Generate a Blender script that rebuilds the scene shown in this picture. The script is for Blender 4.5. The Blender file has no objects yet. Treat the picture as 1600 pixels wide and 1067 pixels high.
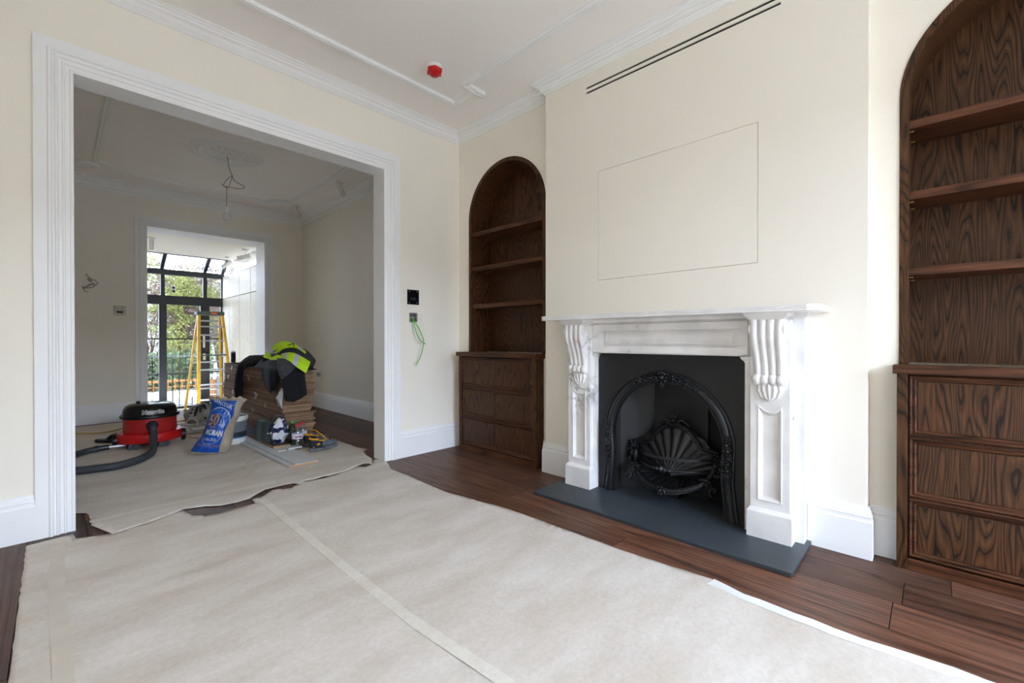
import bpy, bmesh, math, random
from mathutils import Vector, Matrix, noise
from mathutils.geometry import delaunay_2d_cdt

random.seed(7)
SC = bpy.context.scene
COL = SC.collection
PI = math.pi

# ------------------------------------------------------------------ camera
CAM_H = 1.05
FPX = 684.06                       # focal length in pixels of the 1600 px wide frame
YAW, PITCH, ROLL = math.radians(46.112), math.radians(-.2576), math.radians(-.0404)
_f = Vector((math.sin(YAW)*math.cos(PITCH), math.cos(YAW)*math.cos(PITCH), math.sin(PITCH)))
_r0 = Vector((math.cos(YAW), -math.sin(YAW), 0)); _u0 = _r0.cross(_f)
_r = math.cos(ROLL)*_r0 + math.sin(ROLL)*_u0
_u = -math.sin(ROLL)*_r0 + math.cos(ROLL)*_u0
cam = bpy.data.objects.new('camera', bpy.data.cameras.new('camera')); COL.objects.link(cam)
cam.data.sensor_width = 36; cam.data.lens = FPX/1600*36; cam.data.clip_start = .02
cam.matrix_world = Matrix(((_r.x, _u.x, -_f.x, 0), (_r.y, _u.y, -_f.y, 0), (_r.z, _u.z, -_f.z, CAM_H), (0, 0, 0, 1)))
SC.camera = cam

# ------------------------------------------------------------------ sky, sun, exposure
SC.view_settings.view_transform = 'Standard'; SC.view_settings.look = 'None'
SC.view_settings.gamma = 1; SC.view_settings.use_curve_mapping = False
SC.view_settings.exposure = 0.41
SC.cycles.use_denoising = True
SC.cycles.max_bounces = 10; SC.cycles.diffuse_bounces = 7; SC.cycles.transparent_max_bounces = 16
SC.cycles.sample_clamp_indirect = 6
w = bpy.data.worlds.new('sky'); SC.world = w; w.use_nodes = True
nt = w.node_tree; nt.nodes.clear()
tc = nt.nodes.new('ShaderNodeTexCoord'); sp = nt.nodes.new('ShaderNodeSeparateXYZ')
rp = nt.nodes.new('ShaderNodeValToRGB'); bg = nt.nodes.new('ShaderNodeBackground'); wo = nt.nodes.new('ShaderNodeOutputWorld')
nt.links.new(tc.outputs['Generated'], sp.inputs[0]); nt.links.new(sp.outputs['Z'], rp.inputs[0])
rp.color_ramp.elements[0].position = 0; rp.color_ramp.elements[0].color = (.80, .89, 1.12, 1)
rp.color_ramp.elements[1].position = .8; rp.color_ramp.elements[1].color = (.68, .82, 1.14, 1)
nt.links.new(rp.outputs[0], bg.inputs['Color']); bg.inputs['Strength'].default_value = 32.0
nt.links.new(bg.outputs[0], wo.inputs[0])
sun = bpy.data.objects.new('sun_offscreen', bpy.data.lights.new('sun_offscreen', 'SUN')); COL.objects.link(sun)
sun.data.energy = 4; sun.data.angle = math.radians(2); sun.data.color = (1, .95, .86)
sun.rotation_euler = Vector((-.55, .35, .8)).to_track_quat('Z', 'Y').to_euler()
def portal(name, loc, rot, sx, sy):
    l = bpy.data.lights.new(name, 'AREA'); l.shape = 'RECTANGLE'; l.size = sx; l.size_y = sy; l.energy = 1
    l.cycles.is_portal = True
    o = bpy.data.objects.new(name, l); COL.objects.link(o); o.location = loc; o.rotation_euler = rot
# guides the sky light in through the street window behind the camera; gives off nothing itself
portal('window_street_offscreen', (1.35, -3.49, 1.58), (PI/2, 0, 0), 2.5, 2.56)

# ------------------------------------------------------------------ pixel to place
ORG = Vector((0, 0, CAM_H))
def ray(x, y): return _f + _r*((x-800)/FPX) - _u*((y-533.5)/FPX)
def onz(x, y, z=0): d = ray(x, y); return ORG + d*((z-CAM_H)/d.z)
def onx(x, y, X): d = ray(x, y); return ORG + d*(X/d.x)
def ony(x, y, Y): d = ray(x, y); return ORG + d*(Y/d.y)

# ------------------------------------------------------------------ materials
def lin(c):
    if isinstance(c, str): c = tuple(int(c[i:i+2], 16)/255 for i in (0, 2, 4))
    return tuple((v/12.92 if v <= .04045 else ((v+.055)/1.055)**2.4) for v in c) + (1,)
MATS = {}
class N:
    """small node helper"""
    def __init__(s, m): s.t = m.node_tree
    def new(s, typ, **kw):
        n = s.t.nodes.new('ShaderNode'+typ)
        for k, v in kw.items():
            if hasattr(n, k): setattr(n, k, v)
            else: n.inputs[k.replace('_', ' ')].default_value = v
        return n
    def link(s, a, b): s.t.links.new(a, b)
def base_mat(name, col, rough=.6, metal=0., spec=.5):
    m = bpy.data.materials.new(name); m.use_nodes = True
    b = m.node_tree.nodes['Principled BSDF']
    b.inputs['Base Color'].default_value = lin(col); b.inputs['Roughness'].default_value = rough
    b.inputs['Metallic'].default_value = metal; b.inputs['Specular IOR Level'].default_value = spec
    MATS[name] = m
    return m, b, N(m)
def mat(name, col, rough=.6, metal=0., var=.06, scale=12., bump=0., spec=.5, stretch=(1, 1, 1)):
    """paint/plastic: colour with a faint mottling and optional fine relief"""
    m, b, n = base_mat(name, col, rough, metal, spec)
    geo = n.new('NewGeometry'); mp = n.new('Mapping'); mp.inputs['Scale'].default_value = stretch
    n.link(geo.outputs['Position'], mp.inputs[0])
    tx = n.new('TexNoise', Scale=scale, Detail=4.); n.link(mp.outputs[0], tx.inputs['Vector'])
    mx = n.new('MixRGB', blend_type='MULTIPLY'); mx.inputs[0].default_value = 1
    r = n.new('ValToRGB'); r.color_ramp.elements[0].color = (1-var*2,)*3+(1,); r.color_ramp.elements[1].color = (1+var*.4,)*3+(1,)
    r.color_ramp.elements[0].position = .3; r.color_ramp.elements[1].position = .7
    n.link(tx.outputs[0], r.inputs[0]); mx.inputs[1].default_value = lin(col); n.link(r.outputs[0], mx.inputs[2])
    n.link(mx.outputs[0], b.inputs['Base Color'])
    if bump:
        bp = n.new('Bump', Strength=bump, Distance=.01); n.link(tx.outputs[0], bp.inputs['Height']); n.link(bp.outputs[0], b.inputs['Normal'])
    return m
def wood(name, dark, mid, light, axis, figure=5., lines=42., rough=.42, along=.5, rand=0., coat=0.):
    """cathedral grain: contour lines of a noise stretched along the grain, plus fine pores"""
    m, b, n = base_mat(name, mid, rough)
    geo = n.new('NewGeometry'); mp = n.new('Mapping')
    s = [figure]*3; s[axis] = figure*along*.35; mp.inputs['Scale'].default_value = s
    n.link(geo.outputs['Position'], mp.inputs[0])
    oi = n.new('ObjectInfo'); mm = n.new('Math', operation='MULTIPLY'); mm.inputs[1].default_value = 37.
    n.link(oi.outputs['Random'], mm.inputs[0])
    ad = n.new('VectorMath', operation='ADD'); n.link(mp.outputs[0], ad.inputs[0]); n.link(mm.outputs[0], ad.inputs[1])
    t1 = n.new('TexNoise', Scale=1., Detail=2., Roughness=.28); n.link(ad.outputs[0], t1.inputs['Vector'])
    mu = n.new('Math', operation='MULTIPLY'); mu.inputs[1].default_value = lines; n.link(t1.outputs[0], mu.inputs[0])
    si = n.new('Math', operation='SINE'); n.link(mu.outputs[0], si.inputs[0])
    r1 = n.new('ValToRGB'); e = r1.color_ramp.elements
    e[0].position = 0; e[0].color = lin(light); e[1].position = 1; e[1].color = lin(dark)
    q = e.new(.5); q.color = lin(mid); q = e.new(.86); q.color = lin(mid); q = e.new(.985); q.color = lin(dark)
    ma = n.new('MapRange'); ma.inputs[1].default_value = -1; n.link(si.outputs[0], ma.inputs[0]); n.link(ma.outputs[0], r1.inputs[0])
    mp2 = n.new('Mapping'); s2 = [130.]*3; s2[axis] = 7.; mp2.inputs['Scale'].default_value = s2; n.link(geo.outputs['Position'], mp2.inputs[0])
    t2 = n.new('TexNoise', Scale=1., Detail=3.); n.link(mp2.outputs[0], t2.inputs['Vector'])
    r2 = n.new('ValToRGB'); r2.color_ramp.elements[0].position = .35; r2.color_ramp.elements[0].color = (.55,)*3+(1,)
    r2.color_ramp.elements[1].position = .62; r2.color_ramp.elements[1].color = (1.1,)*3+(1,)
    n.link(t2.outputs[0], r2.inputs[0])
    mx = n.new('MixRGB', blend_type='MULTIPLY'); mx.inputs[0].default_value = .8
    n.link(r1.outputs[0], mx.inputs[1]); n.link(r2.outputs[0], mx.inputs[2]); out = mx.outputs[0]
    if rand:
        mr = n.new('MapRange'); mr.inputs[3].default_value = 1-rand; mr.inputs[4].default_value = 1+rand
        n.link(oi.outputs['Random'], mr.inputs[0])
        hs = n.new('HueSaturation'); n.link(mr.outputs[0], hs.inputs['Value']); n.link(out, hs.inputs['Color']); out = hs.outputs[0]
        # dusty builders' haze lying on the boards
        t3 = n.new('TexNoise', Scale=3.2, Detail=6., Roughness=.65); n.link(geo.outputs['Position'], t3.inputs['Vector'])
        r3 = n.new('ValToRGB'); r3.color_ramp.elements[0].position = .42; r3.color_ramp.elements[0].color = (0, 0, 0, 1)
        r3.color_ramp.elements[1].position = .8; r3.color_ramp.elements[1].color = (.12,)*3+(1,)
        n.link(t3.outputs[0], r3.inputs[0])
        m3 = n.new('MixRGB'); n.link(r3.outputs[0], m3.inputs[0]); n.link(out, m3.inputs[1]); m3.inputs[2].default_value = lin('8d8480'); out = m3.outputs[0]
    n.link(out, b.inputs['Base Color'])
    b.inputs['Specular IOR Level'].default_value = .25
    bp = n.new('Bump', Strength=.12, Distance=.004); n.link(t2.outputs[0], bp.inputs['Height']); n.link(bp.outputs[0], b.inputs['Normal'])
    b.inputs['Coat Weight'].default_value = coat; b.inputs['Coat Roughness'].default_value = .25
    return m
def marble(name):
    m, b, n = base_mat(name, 'ebe8e4', .3)
    geo = n.new('NewGeometry')
    t0 = n.new('TexNoise', Scale=2.2, Detail=5.); n.link(geo.outputs['Position'], t0.inputs['Vector'])
    mxv = n.new('MixRGB'); mxv.inputs[0].default_value = .55; n.link(geo.outputs['Position'], mxv.inputs[1]); n.link(t0.outputs[1], mxv.inputs[2])
    t1 = n.new('TexNoise', Scale=3.1, Detail=3., Roughness=.6); n.link(mxv.outputs[0], t1.inputs['Vector'])
    su = n.new('Math', operation='SUBTRACT'); su.inputs[1].default_value = .5; n.link(t1.outputs[0], su.inputs[0])
    ab = n.new('Math', operation='ABSOLUTE'); n.link(su.outputs[0], ab.inputs[0])
    r = n.new('ValToRGB'); e = r.color_ramp.elements
    e[0].position = 0; e[0].color = (1, 1, 1, 1); e[1].position = .018; e[1].color = (0, 0, 0, 1)
    n.link(ab.outputs[0], r.inputs[0])
    t2 = n.new('TexNoise', Scale=2.6, Detail=2.); n.link(geo.outputs['Position'], t2.inputs['Vector'])
    r2 = n.new('ValToRGB'); r2.color_ramp.elements[0].position = .53; r2.color_ramp.elements[1].position = .74; n.link(t2.outputs[0], r2.inputs[0])
    mk = n.new('Math', operation='MULTIPLY'); n.link(r.outputs[0], mk.inputs[0]); n.link(r2.outputs[0], mk.inputs[1])
    t3 = n.new('TexNoise', Scale=5., Detail=4.); n.link(geo.outputs['Position'], t3.inputs['Vector'])
    r3 = n.new('ValToRGB'); r3.color_ramp.elements[0].position = .3; r3.color_ramp.elements[0].color = lin('dedbd8'); r3.color_ramp.elements[1].position = .6; r3.color_ramp.elements[1].color = lin('f3f0ec')
    n.link(t3.outputs[0], r3.inputs[0])
    mx = n.new('MixRGB'); n.link(mk.outputs[0], mx.inputs[0]); n.link(r3.outputs[0], mx.inputs[1]); mx.inputs[2].default_value = lin('6f6b6a')
    n.link(mx.outputs[0], b.inputs['Base Color'])
    return m
def paper_mat(name, a, c):
    m, b, n = base_mat(name, a, .85, spec=.2)
    geo = n.new('NewGeometry')
    mp = n.new('Mapping'); mp.inputs['Scale'].default_value = (1.2, 3., 1); mp.inputs['Rotation'].default_value = (0, 0, .5); n.link(geo.outputs['Position'], mp.inputs[0])
    t1 = n.new('TexNoise', Scale=1.6, Detail=7., Roughness=.6); n.link(mp.outputs[0], t1.inputs['Vector'])
    r1 = n.new('ValToRGB'); r1.color_ramp.elements[0].position = .33; r1.color_ramp.elements[0].color = lin(a); r1.color_ramp.elements[1].position = .68; r1.color_ramp.elements[1].color = lin(c)
    n.link(t1.outputs[0], r1.inputs[0])
    t2 = n.new('TexNoise', Scale=55., Detail=4., Roughness=.7); n.link(geo.outputs['Position'], t2.inputs['Vector'])
    r2 = n.new('ValToRGB'); r2.color_ramp.elements[0].position = .3; r2.color_ramp.elements[0].color = (.9,)*3+(1,); r2.color_ramp.elements[1].position = .7; r2.color_ramp.elements[1].color = (1.04,)*3+(1,)
    n.link(t2.outputs[0], r2.inputs[0])
    mx = n.new('MixRGB', blend_type='MULTIPLY'); mx.inputs[0].default_value = 1; n.link(r1.outputs[0], mx.inputs[1]); n.link(r2.outputs[0], mx.inputs[2])
    n.link(mx.outputs[0], b.inputs['Base Color'])
    bp = n.new('Bump', Strength=.25, Distance=.006); n.link(t1.outputs[0], bp.inputs['Height']); n.link(bp.outputs[0], b.inputs['Normal'])
    return m
def glass_mat(name, tint=(1, 1, 1), refl=.08, rough=.0):
    """thin pane: clear, with a Fresnel sheen"""
    m = bpy.data.materials.new(name); m.use_nodes = True; t = m.node_tree; t.nodes.clear(); n = N(m)
    tr = n.new('BsdfTransparent'); tr.inputs[0].default_value = tint+(1,)
    gl = n.new('BsdfGlossy', Roughness=rough); fr = n.new('LayerWeight', Blend=.12)
    mu = n.new('Math', operation='MULTIPLY_ADD'); mu.inputs[1].default_value = .5; mu.inputs[2].default_value = refl*.5
    n.link(fr.outputs['Fresnel'], mu.inputs[0])
    mx = n.new('MixShader'); n.link(mu.outputs[0], mx.inputs[0]); n.link(tr.outputs[0], mx.inputs[1]); n.link(gl.outputs[0], mx.inputs[2])
    o = n.new('OutputMaterial'); n.link(mx.outputs[0], o.inputs[0]); MATS[name] = m
    return m
mat('wall', 'f1eadc', .75, var=.012, scale=2.)
mat('trim', 'f0efed', .5, var=.01, scale=3.)
mat('ceiling', 'f7f1ea', .85, var=.01, scale=2.)
mat('plaster', 'f1efeb', .7, var=.01, scale=4.)
wood('oak_v', '20130b', '492c18', '57381f', 2, figure=10., lines=150., rough=.45, along=.34)
wood('oak_h', '341d11', '4f2d1a', '5c3822', 1, figure=9., lines=60., rough=.42, along=.2)
wood('oak_x', '24140c', '4f2f1f', '61402b', 0, figure=7., lines=26., rough=.4, along=.35)
wood('plank', '432a1e', '5a3a2a', '6a4632', 1, figure=7., lines=70., rough=.45, along=.16, rand=.34)
marble('marble')
mat('slate', '3a4146', .5, var=.12, scale=5., bump=.05)
mat('iron', '18181a', .36, .0, var=.12, scale=9., spec=.45)
mat('iron_matt', '131314', .55, var=.14, scale=7.)
paper_mat('paper', 'c9bdae', 'dcd4ca')
paper_mat('tape', 'd6ccbc', 'e3ddd1')
mat('subfloor', '9a8467', .85, var=.1, scale=6.)
mat('black_steel', '1c1e21', .45)
mat('black_plastic', '141416', .35)
mat('black_gloss', '121214', .16)
mat('white_plastic', 'e8e6e0', .4)
mat('steel', 'b9b9b8', .35, .8)
mat('red_plastic', 'b02322', .4, var=.1, scale=6.)
mat('red_bright', 'c4161c', .3)
mat('grey_rubber', '3b3f44', .55, var=.1, scale=30.)
mat('cream_panel', 'efe7d2', .45)
mat('light_grey', 'd0d0ce', .5)
glass_mat('pane', (.93, .96, .96))
glass_mat('pane_dimmed', (.4, .41, .4), .12)  # clear glass darkened to hold back daylight from the garden side

# ------------------------------------------------------------------ mesh helpers
def cube(bm, x0, x1, y0, y1, z0, z1):
    v = [bm.verts.new(p) for p in ((x0,y0,z0),(x1,y0,z0),(x1,y1,z0),(x0,y1,z0),(x0,y0,z1),(x1,y0,z1),(x1,y1,z1),(x0,y1,z1))]
    for f in ((3,2,1,0),(4,5,6,7),(0,1,5,4),(1,2,6,5),(2,3,7,6),(3,0,4,7)): bm.faces.new([v[i] for i in f])
    return v
def box(x0, x1, y0, y1, z0, z1, bev=0, seg=1):
    bm = bmesh.new(); cube(bm, min(x0,x1), max(x0,x1), min(y0,y1), max(y0,y1), min(z0,z1), max(z0,z1))
    if bev: bmesh.ops.bevel(bm, geom=bm.edges[:], offset=bev, segments=seg, affect='EDGES', clamp_overlap=True)
    return bm
def boxes(*bs):
    bm = bmesh.new()
    for b in bs: cube(bm, *b)
    return bm
def lathe(bm, prof, segs=32, ax=None, at=(0, 0, 0), cap=True):
    """profile [(radius, height)] turned about an axis (default Z) through at"""
    q = Vector((0, 0, 1)).rotation_difference(Vector(ax)) if ax is not None else None
    rings = []
    for r, h in prof:
        ring = []
        for i in range(segs):
            a = 2*PI*i/segs; p = Vector((r*math.cos(a), r*math.sin(a), h))
            if q: p = q @ p
            ring.append(bm.verts.new(p+Vector(at)))
        rings.append(ring)
    for a, c in zip(rings, rings[1:]):
        for i in range(segs): bm.faces.new((a[i], a[(i+1) % segs], c[(i+1) % segs], c[i]))
    if cap:
        if prof[0][0] > 1e-6: bm.faces.new(rings[0][::-1])
        if prof[-1][0] > 1e-6: bm.faces.new(rings[-1])
    return bm
def smooth_path(pts, n=8):
    pts = [Vector(p) for p in pts]; out = []
    for i in range(len(pts)-1):
        p0 = pts[i-1] if i else pts[0]*2-pts[1]; p1, p2 = pts[i], pts[i+1]
        p3 = pts[i+2] if i+2 < len(pts) else pts[-1]*2-pts[-2]
        for k in range(n):
            t = k/n
            out.append(.5*((2*p1)+(p2-p0)*t+(2*p0-5*p1+4*p2-p3)*t*t+(3*p1-p0-3*p2+p3)*t**3))
    out.append(pts[-1]); return out
def tube(bm, path, rad, segs=8, cap=True, flat=1., up=Vector((0, 0, 1))):
    path = [Vector(p) for p in path]; rings = []; nrm = None
    for i, p in enumerate(path):
        d = (path[min(i+1, len(path)-1)]-path[max(i-1, 0)])
        d = d.normalized() if d.length > 1e-9 else Vector((0, 0, 1))
        if nrm is None:
            nrm = up - d*up.dot(d)
            if nrm.length < 1e-3: nrm = Vector((1, 0, 0)) - d*d.x
        else: nrm = nrm - d*nrm.dot(d)
        nrm.normalize(); b = d.cross(nrm)
        r = rad[i] if isinstance(rad, (list, tuple)) else (rad(i/(len(path)-1)) if callable(rad) else rad)
        rings.append([bm.verts.new(p+nrm*(r*flat*math.cos(2*PI*k/segs))+b*(r*math.sin(2*PI*k/segs))) for k in range(segs)])
    for a, c in zip(rings, rings[1:]):
        for i in range(segs): bm.faces.new((a[i], a[(i+1) % segs], c[(i+1) % segs], c[i]))
    if cap: bm.faces.new(rings[0][::-1]); bm.faces.new(rings[-1])
    return bm
def sweep(bm, path, prof, normal, closed=False, capends=True):
    """moulding: profile (a = mitred in-plane offset to the left of travel, b = along normal)"""
    path = [Vector(p) for p in path]; nn = Vector(normal).normalized(); n = len(path); rings = []
    for i in range(n):
        dn = (path[(i+1) % n]-path[i]) if (closed or i < n-1) else None
        dp = (path[i]-path[i-1]) if (closed or i > 0) else None
        ds = [d.normalized() for d in (dp, dn) if d is not None]
        ls = [nn.cross(d) for d in ds]
        if len(ls) == 2:
            off = ls[0]+ls[1]; off = off/max(.15, 1+ls[0].dot(ls[1]))
        else: off = ls[0]
        rings.append([bm.verts.new(path[i]+off*a+nn*b) for a, b in prof])
    m = len(prof)
    for i in range(n if closed else n-1):
        a, c = rings[i], rings[(i+1) % n]
        for k in range(m): bm.faces.new((a[k], a[(k+1) % m], c[(k+1) % m], c[k]))
    if capends and not closed: bm.faces.new(rings[0]); bm.faces.new(rings[-1][::-1])
    bmesh.ops.recalc_face_normals(bm, faces=bm.faces[:])
    return bm
def grid_mesh(bm, rows, thick=0., close=False):
    """rows of points -> surface"""
    vs = [[bm.verts.new(p) for p in r] for r in rows]
    for a, c in zip(vs, vs[1:]):
        m = len(a)
        for i in range(m if close else m-1): bm.faces.new((a[i], a[(i+1) % m], c[(i+1) % m], c[i]))
    if thick:
        bmesh.ops.recalc_face_normals(bm, faces=bm.faces[:])
        bmesh.ops.solidify(bm, geom=bm.faces[:], thickness=thick)
    return bm
def prism(bm, pts, d):
    """polygon of 3-D points pushed along d"""
    d = Vector(d); a = [bm.verts.new(p) for p in pts]; c = [bm.verts.new(Vector(p)+d) for p in pts]; n = len(a)
    bm.faces.new(a[::-1]); bm.faces.new(c)
    for i in range(n): bm.faces.new((a[i], a[(i+1) % n], c[(i+1) % n], c[i]))
    bmesh.ops.recalc_face_normals(bm, faces=bm.faces[:])
    return bm
def blob(bm, at, r, sub=2, scale=(1, 1, 1), rot=None):
    m = Matrix.Translation(Vector(at))
    if rot is not None: m = m @ rot
    bmesh.ops.create_icosphere(bm, subdivisions=sub, radius=r, matrix=m @ Matrix.Diagonal(Vector(tuple(scale)+(1,))))
    return bm
def link(name, bm, m, parent=None, smooth=False, recalc=True):
    if recalc: bmesh.ops.recalc_face_normals(bm, faces=bm.faces[:])
    me = bpy.data.meshes.new(name); bm.to_mesh(me); bm.free()
    if smooth:
        for p in me.polygons: p.use_smooth = True
    o = bpy.data.objects.new(name, me); COL.objects.link(o)
    if m: me.materials.append(MATS[m])
    if parent is not None:
        o.parent = parent
        o.matrix_parent_inverse = parent.matrix_world.inverted() if parent.type != 'EMPTY' else Matrix.Translation(-parent.location)
    return o
def soft(o, ang=40):
    """smooth shading that keeps edges sharper than ang"""
    me = o.data
    for p in me.polygons: p.use_smooth = True
    bm = bmesh.new(); bm.from_mesh(me)
    for e in bm.edges:
        if len(e.link_faces) == 2 and e.calc_face_angle(0) > math.radians(ang): e.smooth = False
    bm.to_mesh(me); bm.free()
    return o
def tag(o, label, cat=None, group=None, kind=None):
    if label: o['label'] = label
    if cat: o['category'] = cat
    if group: o['group'] = group
    if kind: o['kind'] = kind
    return o
def thing(name, label, cat, loc=(0, 0, 0), group=None):
    o = bpy.data.objects.new(name, None); COL.objects.link(o); o.location = loc; o.empty_display_size = .1
    return tag(o, label, cat, group)
def struct(name, bm, m, label=None, parent=None, sharp=None):
    o = link(name, bm, m, parent)
    if parent is None: o['kind'] = 'structure'
    if label: o['label'] = label
    if sharp: soft(o, sharp)
    return o
def wall_holes(ax, plane, depth, a0, a1, z0, z1, holes):
    """wall slab in the plane ax=plane, thickness depth, with rectangular holes (a0,a1,z0,z1)"""
    A = sorted({a0, a1, *[h[0] for h in holes], *[h[1] for h in holes]}); Z = sorted({z0, z1, *[h[2] for h in holes], *[h[3] for h in holes]})
    A = [a for a in A if a0 <= a <= a1]; Z = [z for z in Z if z0 <= z <= z1]
    solid = {}
    for i in range(len(A)-1):
        for j in range(len(Z)-1):
            ca, cz = (A[i]+A[i+1])/2, (Z[j]+Z[j+1])/2
            solid[i, j] = not any(h[0] < ca < h[1] and h[2] < cz < h[3] for h in holes)
    bm = bmesh.new()
    def P(a, z, d): return (plane+d, a, z) if ax == 'x' else (a, plane+d, z)
    def quad(*ps): bm.faces.new([bm.verts.new(p) for p in ps])
    for (i, j), s in solid.items():
        if not s: continue
        l, r, b, t = A[i], A[i+1], Z[j], Z[j+1]
        for d in (0, depth): quad(P(l, b, d), P(r, b, d), P(r, t, d), P(l, t, d))
        for (di, dj), e in (((-1, 0), ((l, b), (l, t))), ((1, 0), ((r, b), (r, t))), ((0, -1), ((l, b), (r, b))), ((0, 1), ((l, t), (r, t)))):
            if not solid.get((i+di, j+dj), False): quad(P(*e[0], 0), P(*e[1], 0), P(*e[1], depth), P(*e[0], depth))
    bmesh.ops.remove_doubles(bm, verts=bm.verts[:], dist=1e-5)
    return bm
def text_bm(s, size, depth=.0006, bold=0.):
    cu = bpy.data.curves.new('t', 'FONT'); cu.body = s; cu.size = size; cu.align_x = 'CENTER'; cu.align_y = 'CENTER'
    cu.extrude = depth; cu.offset = bold; cu.resolution_u = 3
    o = bpy.data.objects.new('t', cu); COL.objects.link(o); bpy.context.view_layer.update()
    me = bpy.data.meshes.new_from_object(o.evaluated_get(bpy.context.evaluated_depsgraph_get()))
    bm = bmesh.new(); bm.from_mesh(me); bpy.data.objects.remove(o); bpy.data.curves.remove(cu); bpy.data.meshes.remove(me)
    return bm

# ================================================================== the rooms
CEIL = 3.066; CEIL_B = 3.075; CEIL_E = 2.567; FLOOR_E = -.27
XA, XC = 2.785, 2.691              # alcove wall, chimney breast
CY0, CY1 = .226, 2.217             # chimney breast edges
YF, YP0, YP1, YR0, YR1, YG = -3.4, 3.41, 3.57, 7.54, 7.95, 10.2
XL, XRB = -.8, 2.82
OP = (.062, 1.958, 2.517)          # wide opening in the partition
DP = (.83, 2.26, 2.567)            # doorway to the extension

# floor: sub-floor and its boards
floor = struct('floor', box(XL-.2, 3.2, YF-.15, YR1, -.12, -.021), 'subfloor', 'dark stained wooden board floor running through both rooms')
bm = box(-.5, .5, -.5, .5, -.5, .5)
for v in bm.verts: v.co = Vector((v.co.x, v.co.y, v.co.z))
pm = bpy.data.meshes.new('plank'); bm.to_mesh(pm); bm.free(); pm.materials.append(MATS['plank'])
fixed = {0: [.113], 2: [-.058], -1: [1.17]}
for k in range(-14, 4):
    x0 = 2.09+.22*k; x1 = x0+.22
    if x1 < XL or x0 > XRB: continue
    x0, x1 = max(x0, XL), min(x1, XRB)
    cuts = [YF]; y = (fixed[k][0] if k in fixed else YF+random.uniform(.4, 1.9))
    while y < YR1-.3: cuts.append(y); y += random.uniform(1.7, 2.2)
    cuts.append(YR1)
    for a, c in zip(cuts, cuts[1:]):
        o = bpy.data.objects.new('plank', pm); COL.objects.link(o); o.parent = floor
        o.location = ((x0+x1)/2, (a+c)/2, -.01-random.uniform(0, .0006)); o.scale = (x1-x0-.003, c-a-.003, .02)

# walls
chim_holes = [(.735, 1.69, 0, .957), (.700, 1.731, 1.474, 2.253), (.592, 1.835, 2.842, 2.857), (.592, 1.835, 2.877, 2.892)]
struct('wall_chimney', wall_holes('x', XC, .3, CY0, CY1, 0, CEIL, chim_holes), 'wall', 'cream painted chimney breast between the two alcoves')
NR, NZ, NC = .4825, 2.19, ((2.7725, 'far'), (-.3645, 'near'))
def alcove(name, a0, a1, c, label):
    bm = wall_holes('x', XA, .03, a0, a1, 0, CEIL, [(c-NR, c+NR, .93, NZ+NR+.001)])
    for s in (-1, 1):                               # the corners above the arch
        arc = [(XA, c+s*NR*math.cos(t*PI/2/24), NZ+NR*math.sin(t*PI/2/24)) for t in range(25)]
        prism(bm, arc+[(XA, c, NZ+NR+.001), (XA, c+s*NR, NZ+NR+.001)], (.03, 0, 0))
    return struct(name, bm, 'wall', label)
alcove('wall_alcove_far', CY1, YP0, NC[0][0], 'cream alcove wall with an arched recess beside the wide opening')
alcove('wall_alcove_near', YF, CY0, NC[1][0], 'cream alcove wall with an arched recess right of the fireplace')
struct('wall_partition', wall_holes('y', YP0, YP1-YP0, XL, 3.1, 0, CEIL+.1, [(OP[0], OP[1], 0, OP[2]), (2.212, 2.284, 1.213, 1.287)]), 'wall', 'cream partition wall with a wide cased opening')
struct('wall_left', box(XL-.15, XL, YF-.15, YG, -.3, 3.2), 'wall')
struct('wall_front', wall_holes('y', YF-.16, .16, XL, 3.1, 0, CEIL+.1, [(.1, 2.6, .3, 2.86)]), 'wall')
struct('wall_rear_room', box(XRB, XRB+.15, YP1, YR0, 0, CEIL_B+.1), 'wall', 'plain cream side wall of the back room')
struct('wall_rear', wall_holes('y', YR0, YR1-YR0, XL, XRB+.15, FLOOR_E, CEIL_B+.1, [(DP[0], DP[1], 0, DP[2]), (DP[0], DP[1], FLOOR_E-.1, 0)]), 'wall', 'cream end wall of the back room with a cased doorway')
struct('wall_outer', box(3.09, 3.25, YF, YR1, 0, 3.2), 'wall')
struct('ceiling', box(XL, 3.1, YF-.15, YP1, CEIL, CEIL+.12), 'ceiling', 'flat white ceiling of the front room')
struct('ceiling_rear', box(XL, XRB+.15, YP1, YR1, CEIL_B, CEIL_B+.12), 'ceiling', 'flat white ceiling of the back room')

# cornices
prof = [(0, 2.982), (.010, 2.982), (.013, 2.989), (.018, 2.989), (.021, 2.996), (.027, 2.996), (.030, 3.003), (.036, 3.006), (.030, 3.016), (.036, 3.028), (.050, 3.036), (.058, 3.034), (.062, 3.044),
        (.066, 3.047), (.076, 3.048), (.08, 3.055), (.09, 3.057), (.1, 3.06), (.1, 3.068), (0, 3.068)]
path = [(XL, YF, 0), (XA, YF, 0), (XA, CY0, 0), (XC, CY0, 0), (XC, CY1, 0), (XA, CY1, 0), (XA, YP0, 0), (XL, YP0, 0)]
struct('trim_1', sweep(bmesh.new(), path, prof, (0, 0, 1), True), 'plaster', 'white stepped plaster cornice around the front room ceiling')
k = .155/.085
prof2 = [(a*1.15, CEIL_B-(CEIL-z)*k if z < 3.067 else CEIL_B+.002) for a, z in prof]
path = [(XL, YP1, 0), (XRB, YP1, 0), (XRB, YR0, 0), (XL, YR0, 0)]
struct('trim_2', sweep(bmesh.new(), path, prof2, (0, 0, 1), True), 'plaster', 'deep white plaster cornice around the back room ceiling')
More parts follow.
